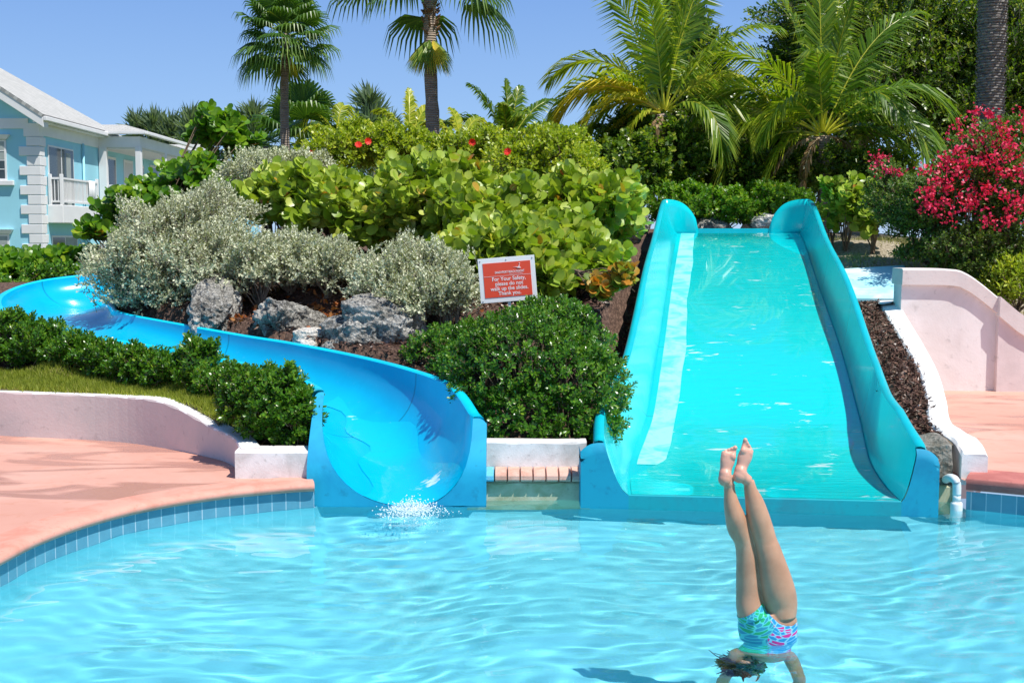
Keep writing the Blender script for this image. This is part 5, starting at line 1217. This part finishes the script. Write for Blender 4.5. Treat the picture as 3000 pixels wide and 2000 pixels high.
# rake boards, gutter, frieze
mb = MB()
for (x0, z0, x1, z1) in ((EX-.02, EZ-.10, RX, RZ-.10), (LXe+.02, EZ-.10, RX, RZ-.10)):
    mb.add([(x0,YF+.02,z0),(x1,YF+.02,z1),(x1,YF+.02,z1-.34),(x0,YF+.02,z0-.30),(x0,YW,z0),(x1,YW,z1),(x1,YW,z1-.34),(x0,YW,z0-.30)], [(0,3,2,1),(4,5,6,7),(0,1,5,4),(3,7,6,2),(0,4,7,3),(1,2,6,5)])
mb.build('rake_board', M['trim'], H, False, .01, True)
hb('gutter', (EX-.02,YF+.02,EZ-.20), (EX+.10,YB,EZ-.06), M['trim'], bev=.02)
hb('soffit', (XW+.004,YF+.03,EZ-.235), (EX-.025,YB,EZ-.205), M['trim'])
hb('frieze', (XW,YW+.02,5.33), (XW+.045,43.5,5.69), M['trim'])
hb('frieze', (-27,YW-.045,5.52), (XW-.3,YW,5.84), M['trim'])
hb('corner_pilaster', (XW-.45,YW-.05,5.28), (XW+.05,YW+.30,5.69), M['trim'])
z = 5.0
for k in range(17):
    z1 = 5.27-k*.305
    if z1 < .4: break
    wdt = .62 if k % 2 == 1 else .38; ds = .50 if k % 2 == 0 else .38
    hb('quoin', (XW-wdt,YW-.05,z1-.285), (XW+.055,YW+ds*.9,z1), M['trim'], bev=.012)
# front windows
def window(x0, x1, z0, z1, lbl=None):
    f = hb('window', (x0-.06,YW-.03,z0-.06), (x1+.06,YW-.004,z1+.06), M['trim'], bev=.006)
    hb('pane', (x0,YW-.034,z0), (x1,YW-.031,(z0+z1)/2-.02), M['glass'], f); hb('pane', (x0,YW-.036,(z0+z1)/2+.02), (x1,YW-.033,z1), M['curtain'], f)
    mb = MB()
    for t in (1/3, 2/3):
        x = x0+(x1-x0)*t; mb.box((x-.012,YW-.042,z0), (x+.012,YW-.037,z1))
    for t in (.25, .75):
        zz = z0+(z1-z0)*t; mb.box((x0,YW-.048,zz-.012), (x1,YW-.043,zz+.012))
    V = np.concatenate(mb.v)-np.array(H.location); me = bpy.data.meshes.new('muntins'); me.from_pydata(V.tolist(), [], mb.f); link(me, 'muntins', M['trim'], f)
    hb('sill', (x0-.28,YW-.12,z0-.22), (x1+.28,YW-.002,z0-.065), M['trim'], f, .015)
    mb = MB(); mb.add([(x0-.1,YW-.09,z1+.07),(x1+.1,YW-.09,z1+.07),(x1+.2,YW-.15,z1+.21),(x0-.2,YW-.15,z1+.21),(x0-.1,YW-.002,z1+.07),(x1+.1,YW-.002,z1+.07),(x1+.2,YW-.002,z1+.21),(x0-.2,YW-.002,z1+.21)], [(0,1,2,3),(4,7,6,5),(0,4,5,1),(3,2,6,7),(1,5,6,2),(0,3,7,4)])
    V = np.concatenate(mb.v)-np.array(H.location); me = bpy.data.meshes.new('lintel'); me.from_pydata(V.tolist(), [], mb.f); link(me, 'lintel', M['trim'], f)
for x0 in (-17.2, -20.8):
    window(x0, x0+1.22, 3.97, 5.12); window(x0+.0, x0+1.22, .98, 2.16)
# side wall doors
def side_door(y0, y1, z0, z1, open_=True):
    f = hb('sliding_door', (XW+.002,y0-.06,z0-.04), (XW+.03,y1+.06,z1+.06), M['trim'])
    ym = (y0+y1)/2
    hb('pane', (XW+.031,y0,z0), (XW+.034,ym-.04,z1), M['glass'], f); hb('pane', (XW+.031,ym+.04,z0), (XW+.036,y1,z1), M['curtain'] if not open_ else M['glass'], f)
    hb('curtain', (XW+.037,ym+.4,z0), (XW+.040,y1-.25,z1-.1), M['curtain'], f)
side_door(38.75, 40.85, 3.15, 5.02); side_door(38.85, 41.0, .25, 2.12, False)
# balcony
bal = hb('balcony', (XW,38.55,2.58), (XW+.50,42.0,3.16), M['trim'], bev=.02)
BX = XW+.45
for (x, y) in ((XW+.08, 38.62), (BX, 38.62), (BX, 41.9)): hb('post', (x-.05,y-.05,3.16), (x+.05,y+.05,4.14), M['trim'], bal, .01)
hb('top_rail', (BX-.035,38.67,3.98), (BX+.035,41.85,4.04), M['trim'], bal); hb('bottom_rail', (BX-.03,38.67,3.24), (BX+.03,41.85,3.30), M['trim'], bal)
hb('top_rail', (XW+.13,38.59,3.98), (BX-.05,38.65,4.04), M['trim'], bal); hb('bottom_rail', (XW+.13,38.59,3.24), (BX-.05,38.65,3.30), M['trim'], bal)
for k in range(26): hb('baluster', (BX-.014,38.75+.121*k,3.30), (BX+.014,38.778+.121*k,3.98), M['trim'], bal)
for k in range(2): hb('baluster', (XW+.21+.12*k,38.605,3.30), (XW+.235+.12*k,38.63,3.98), M['trim'], bal)
mb = MB(); rows = []
for y in np.linspace(41.0, 41.62, 12):
    w_ = .012*math.sin(y*22); rows.append([(BX+.05+w_, y, 3.22), (BX+.046+w_, y, 3.7), (BX+.042, y, 4.05), (BX, y, 4.056), (BX-.042, y, 4.05), (BX-.045+w_, y, 3.6)])
mb.grid(rows); o = mb.build('towel', M['towel'], None, True); tag(o, 'white towel hanging over the balcony railing of the blue house', 'towel')
sm = o.modifiers.new('solid', 'SOLIDIFY'); sm.thickness = .008; sm.offset = 1
dp = MB().tube([(XW+.06,41.75,.2),(XW+.06,41.75,5.35)], .045, 10); V = np.concatenate(dp.v)-np.array(H.location); me = bpy.data.meshes.new('downspout'); me.from_pydata(V.tolist(), [], dp.f); link(me, 'downspout', M['wall_blue'], H, True)
# porch
PXo = -13.42
por = hb('porch', (XW,43.55,2.6), (PXo,52,3.02), M['trim'], bev=.01)
hb('porch_ceiling', (XW,43.5,5.30), (PXo,52,5.36), M['soffit'], por)
hb('porch_beam', (XW,43.42,5.36), (PXo+.04,43.58,5.74), M['trim'], por); hb('porch_beam', (PXo-.12,43.585,5.36), (PXo+.04,52,5.74), M['trim'], por)
for (x, y, g_) in ((XW+.16, 43.5, .14), (PXo-.04, 43.5, .10), (PXo-.04, 46.6, .10), (PXo-.04, 49.7, .10)): hb('column', (x-g_,y-.1,3.02), (x+g_,y+.1,5.36), M['trim'], por, .01)
hb('column', (XW,43.38,.2), (XW+.32,43.6,2.6), M['trim'], por)
hb('top_rail', (XW+.3,43.47,3.95), (PXo-.1,43.53,4.02), M['trim'], por)
hb('top_rail', (PXo-.07,43.6,3.95), (PXo-.01,52,4.02), M['trim'], por)
for k in range(8): hb('baluster', (XW+.38+.13*k,43.48,3.02), (XW+.41+.13*k,43.52,3.95), M['trim'], por)
for k in range(40): hb('baluster', (PXo-.055,43.75+.2*k,3.02), (PXo-.025,43.79+.2*k,3.95), M['trim'], por)
hb('gutter', (XW,43.20,5.80), (PXo+.33,43.34,5.92), M['trim'], por, .02); hb('gutter', (PXo+.21,43.35,5.80), (PXo+.34,52.3,5.92), M['trim'], por, .02)
roof([[(XW-.6,43.22,5.93),(PXo+.32,43.22,5.93),(PXo+.32-1.1,44.3,6.24),(XW-.6,44.3,6.24)], [(PXo+.32,43.22,5.93),(PXo+.32,52.3,5.93),(PXo+.32-1.1,52.3,6.24),(PXo+.32-1.1,44.3,6.24)]], 'porch_roof', M['shingle'], None, por, .06)
for (y0, y1, z0, z1, m_) in ((44.1,45.2,3.1,5.0,'glass'),(46.3,47.2,3.02,5.0,'soffit'),(48.0,48.6,3.4,4.9,'glass'),(49.6,50.6,3.02,5.0,'glass'),(44.3,45.6,.4,2.1,'glass')):
    f = hb('window', (XW+.002,y0-.1,z0-.1), (XW+.03,y1+.1,z1+.1), M['trim']); hb('pane', (XW+.031,y0,z0), (XW+.035,y1,z1), M[m_], f)
# rear wing
H2 = H; H = empty('rear_wing', (-16, 60, .2), 'pale building with a grey hipped roof showing behind the porch of the blue house', 'house')
a0, a1 = P(425,440,62), P(600,450,60)
hb('wall', (-22,60,.1), (-13.9,66,5.2), M['wall_blue'])
roof([[(-22.5,59.6,5.2),(-13.5,59.6,5.2),(-16.2,62.6,6.95),(-20,62.6,6.95)], [(-13.5,59.6,5.2),(-13.5,66,5.2),(-16.2,62.8,6.95),(-16.2,62.6,6.95)]], 'roof', M['shingle'], None, H, .1)
hb('fascia', (-22.4,59.62,5.0), (-13.6,59.7,5.14), M['trim'])
H = H2
# ------------------------------------------------------------------ person in a handstand
YP = 6.07
def Q(zx, zy, dy=0.):
    return np.array(P(2000+zx*.5102, 1200+zy*.5102, YP+dy))
SC = .000906
def loft(mb, rings, n=44):
    """rings: (centre, half width x, half depth y, rotation)"""
    G = []; m = len(rings)
    for i, (c, a, b) in enumerate(rings):
        c = np.array(c); d = norm(np.array(rings[min(i+1, m-1)][0])-np.array(rings[max(i-1, 0)][0]))
        x = norm(np.cross(np.array([0, 1., 0]), d)) ; y = np.cross(d, x)
        if x[0] < 0: x, y = -x, -y
        G.append([c+x*a*math.cos(t)+y*b*math.sin(t) for t in np.linspace(0, 2*math.pi, n, endpoint=False)])
    mb.grid(G, .5, True)
    mb.f.append(tuple(mb.n-n+i for i in range(n))); mb.f.append(tuple(mb.n-n*m+i for i in reversed(range(n))))
def smooth_rings(rings, k=4):
    V = crom([tuple(c)+(a, b) for c, a, b in rings], k); return [(v[:3], v[3], v[4]) for v in V]
def ell(mb, c, r, rot=None, n=14):
    c = np.array(c); G = []
    for ph in np.linspace(-math.pi/2+.02, math.pi/2-.02, n):
        G.append([np.array([r[0]*math.cos(ph)*math.cos(t), r[1]*math.cos(ph)*math.sin(t), r[2]*math.sin(ph)]) for t in np.linspace(0, 2*math.pi, 16, endpoint=False)])
    G = np.array(G)
    if rot is not None: G = G@np.array(rot.to_3x3()).T
    mb.grid(G+c, .5, True); mb.f.append(tuple(range(mb.n-16, mb.n))); mb.f.append(tuple(mb.n-16*n+i for i in reversed(range(16))))
mb = MB()
w_ = lambda px: px*SC/2
# left leg of the picture, from ankle to hip
LEG1 = [((267,425),62,66,.0),((270,470),64,70,.0),((283,550),92,100,-.004),((303,620),116,122,-.006),((318,680),122,118,.0),((345,735),112,106,.006),((359,780),114,110,.012),((370,850),124,120,.014),((377,950),140,136,.015),((382,1050),150,150,.014),((388,1130),160,168,.006),((405,1190),168,190,.0)]
LEG2 = [((380,405),58,68,.0),((390,460),74,82,.0),((412,530),106,108,-.004),((432,610),128,124,-.006),((455,690),134,124,-.006),((475,755),132,118,-.010),((491,800),140,128,-.014),((507,860),154,142,-.016),((527,950),180,160,-.016),((548,1040),196,178,-.012),((562,1110),190,186,.0),((565,1180),170,190,.0)]
for LEG in (LEG1, LEG2):
    loft(mb, smooth_rings([(Q(x, y, dy), w_(a), w_(b)) for (x, y), a, b, dy in LEG]))
# pelvis, waist and chest go down into the water, back towards the camera
c0 = Q(487, 1200); C = lambda x, y, z: np.array([c0[0]+x, YP+y, z])
loft(mb, smooth_rings([(C(-.005,0,.145),.120,.070),(C(0,0,.10),.150,.088),(C(.004,0,.05),.152,.092),(C(.008,0,.0),.146,.086),(C(.006,-.005,-.045),.128,.076),(C(0,-.01,-.085),.122,.072),
    (C(-.01,-.02,-.135),.135,.080),(C(-.02,-.03,-.18),.145,.080),(C(-.03,-.035,-.215),.125,.066),(C(-.06,-.04,-.24),.055,.052),(C(-.08,-.045,-.27),.048,.050)]))
# head, looking down at the pool floor, with nose, ears and brow
hc = C(-.12, -.055, -.335)
ell(mb, hc, (.070,.088,.100)); ell(mb, hc+arr(0,.088,.0), (.012,.014,.018)); ell(mb, hc+arr(0,.075,.045), (.030,.02,.03))
ell(mb, hc+arr(-.070,0,.005), (.010,.018,.026)); ell(mb, hc+arr(.070,0,.005), (.010,.018,.026))
# arms down to the floor with hands and fingers
for s in (-1, 1):
    sh = C(-.03+s*.13, -.03, -.20); el_ = C(-.04+s*.19, -.07, -.52); wr = C(-.05+s*.20, -.03, -.80)
    loft(mb, smooth_rings([(sh+arr(-s*.05,0,.03),.045,.05),(sh,.046,.05),((sh+el_)/2,.038,.040),(el_,.032,.034),((el_*.6+wr*.4),.033,.033),(wr,.021,.026),(wr+arr(0,.0,-.05),.036,.022),(wr+arr(0,.03,-.12),.040,.018),(wr+arr(0,.06,-.155),.036,.014)]), 14)
    for k, (dx, ln) in enumerate(((-.030,.058),(-.010,.070),(.011,.064),(.030,.048))):
        b_ = wr+arr(dx, .055, -.155)
        loft(mb, smooth_rings([(b_,.009,.009),(b_+arr(dx*.2,ln*.5,-.004),.0085,.008),(b_+arr(dx*.35,ln,-.012),.006,.006)]), 8)
    b_ = wr+arr(-s*.034, .0, -.10); loft(mb, smooth_rings([(b_,.012,.011),(b_+arr(-s*.022,.022,-.03),.010,.009),(b_+arr(-s*.034,.045,-.045),.007,.007)]), 8)
# feet: sole faces the camera, toes up
def foot(heel, ball, width_ball, big_side, toes, an):
    heel = np.array(heel); ball = np.array(ball); ax = norm(ball-heel); L_ = np.linalg.norm(ball-heel)
    side = norm(np.cross(ax, arr(0,1,0))); side = side if side[0] > 0 else -side
    ell(mb, heel+arr(0,-.004,.0), (.0335,.034,.036))
    loft(mb, smooth_rings([(an,.029,.034),(heel*.55+an*.45+arr(0,.004,.006),.031,.036),(heel+ax*.02,.033,.036),(heel+ax*L_*.4+arr(0,.008,0),.030,.028),(heel+ax*L_*.75+arr(0,.002,0),.038,.021),(ball,width_ball,.0165),(ball+ax*.016,width_ball*.93,.0125)]), 18)
    ell(mb, ball+side*big_side*width_ball*.52+arr(0,-.010,-.002), (.019,.013,.020)); ell(mb, ball-side*big_side*width_ball*.45+arr(0,-.007,-.006), (.016,.010,.018))
    for (off, ln, r_) in toes:
        b_ = ball+side*big_side*off*width_ball+ax*(.008-.010*(1-off)*.8); e_ = b_+ax*ln+side*big_side*(.002)+arr(0,.004,0)
        loft(mb, smooth_rings([(b_,r_,r_*.95),(b_+(e_-b_)*.55+arr(0,.003,0),r_*.80,r_*.8),(e_+arr(0,-.002,0),r_*.92,r_*.85)],3), 10); ell(mb, e_+arr(0,-.003,0), (r_*.95,r_*.95,r_*.95))
toes = [(.66,.040,.0128),(.22,.036,.0088),(-.16,.031,.0084),(-.52,.025,.0080),(-.86,.018,.0076)]
foot(Q(240,398,-.012), Q(263,262,.004), .0385, 1, toes, Q(266,430))
foot(Q(325,380,-.012), Q(367,240,.004), .0345, -1, [(.62,.050,.0125),(.18,.042,.0088),(-.20,.034,.0084),(-.54,.026,.0078),(-.86,.018,.0074)], Q(378,410))
person = mb.build('person', M['skin'])
tag(person, 'person in a handstand in the pool, bare legs upright, wearing a bright floral swimsuit', 'person')
rm = person.modifiers.new('remesh', 'REMESH'); rm.mode = 'VOXEL'; rm.voxel_size = .0036; rm.use_smooth_shade = True
smo = person.modifiers.new('smooth', 'SMOOTH'); smo.factor = .5; smo.iterations = 6
dg = bpy.context.evaluated_depsgraph_get(); dg.update()
ev = person.evaluated_get(dg); me = bpy.data.meshes.new_from_object(ev)
person.modifiers.clear(); person.data = me; me.name = 'person'; me.materials.clear(); me.materials.append(M['skin']); me.shade_smooth(); person.cycles.is_caustics_receiver = True
# swimsuit: the body surface between leg openings and shoulder line, pushed out a little
bm = bmesh.new(); bm.from_mesh(me)
crotch = Q(447, 1098)
def cut(a, b, keep):
    """vertical plane through picture points a-b (extends along Y)"""
    a = Q(*a); b = Q(*b); d = b-a; nn = np.array([d[2], 0, -d[0]]); nn = norm(nn)
    if (np.array(Q(*keep))-a)@nn > 0: nn = -nn
    return a, nn
def dist(v, pl): return (v.x-pl[0][0])*pl[1][0]+(v.z-pl[0][2])*pl[1][2]
ptsL = [(318,1186),(385,1140),(447,1096)]; ptsR = [(447,1096),(490,1160),(530,1195),(575,1212),(615,1216),(660,1200)]
edgeL = [Q(*p) for p in ptsL]; edgeR = [Q(*p) for p in ptsR]
line = [(edgeL[0][0]-.2, edgeL[0][2]-.12)]+[(p[0], p[2]) for p in edgeL]+[(p[0], p[2]) for p in edgeR[1:]]+[(edgeR[-1][0]+.2, edgeR[-1][2]+.03)]
lx = [p[0] for p in line]; lz = [p[1] for p in line]
for k in range(len(line)-1):
    (x0, z0), (x1, z1) = line[k], line[k+1]
    geom = [f for f in bm.faces if x0-.02 < f.calc_center_median().x < x1+.02 and abs(f.calc_center_median().z-(z0+z1)/2) < .25]
    es = {e for f in geom for e in f.edges}; vs_ = {v for f in geom for v in f.verts}
    n_ = Vector((z0-z1, 0, x1-x0)).normalized()
    bmesh.ops.bisect_plane(bm, geom=list(geom)+list(es)+list(vs_), plane_co=(x0, 0, z0), plane_no=n_, dist=1e-6)
dele = [f for f in bm.faces if f.calc_center_median().z > np.interp(f.calc_center_median().x, lx, lz) or f.calc_center_median().z < -.13 or abs(f.calc_center_median().x-c0[0]+.02) > .165]
bmesh.ops.delete(bm, geom=dele, context='FACES')
bm.normal_update()
for v in bm.verts: v.co += v.normal*.0032
sm_ = bpy.data.meshes.new('swimsuit'); bm.to_mesh(sm_); bm.free(); sm_.materials.clear(); sm_.transform(Matrix.Translation(-Vector(c0)))
suit = link(sm_, 'swimsuit', M['suit'], person, True); suit.location = c0; suit.cycles.is_caustics_receiver = True
# hair: a cap with strands floating towards the left
mb = MB(); rg = np.random.default_rng(8)
ell(mb, hc+arr(0,-.012,-.012), (.079,.090,.100)); ell(mb, hc+arr(-.05,.0,.03), (.115,.085,.062)); ell(mb, hc+arr(.04,-.01,.02), (.07,.08,.06))
for k in range(900):
    a = rg.uniform(0, 6.28); ph = rg.uniform(-1.2, .9); s = hc+np.array([.078*math.cos(ph)*math.cos(a), .088*math.cos(ph)*math.sin(a)-.012, .10*math.sin(ph)-.012])
    o_ = np.array([-.12*rg.random()+.01+.05*math.cos(a), .07*rg.normal(), .02+.14*rg.random()]); L_ = rg.uniform(.2, .6)
    m1 = s+o_*L_*.45+rg.normal(0, .012, 3); m2 = s+o_*L_+rg.normal(0, .009, 3)+arr(-.02,0,.0); m2[2] = min(m2[2], -.10); m1[2] = min(m1[2], -.12)
    mb.tube([s, m1, m2], [.009, .007, .003], 4, cap=False)
hair = mb.build('hair', M['hair'], person, True); hair.cycles.is_caustics_receiver = True
for o in bpy.data.objects:
    if o.name.split('.')[0] in ('pool_floor', 'pool_wall', 'pool_ledge', 'front_plate', 'front_lip'): o.cycles.is_caustics_receiver = True
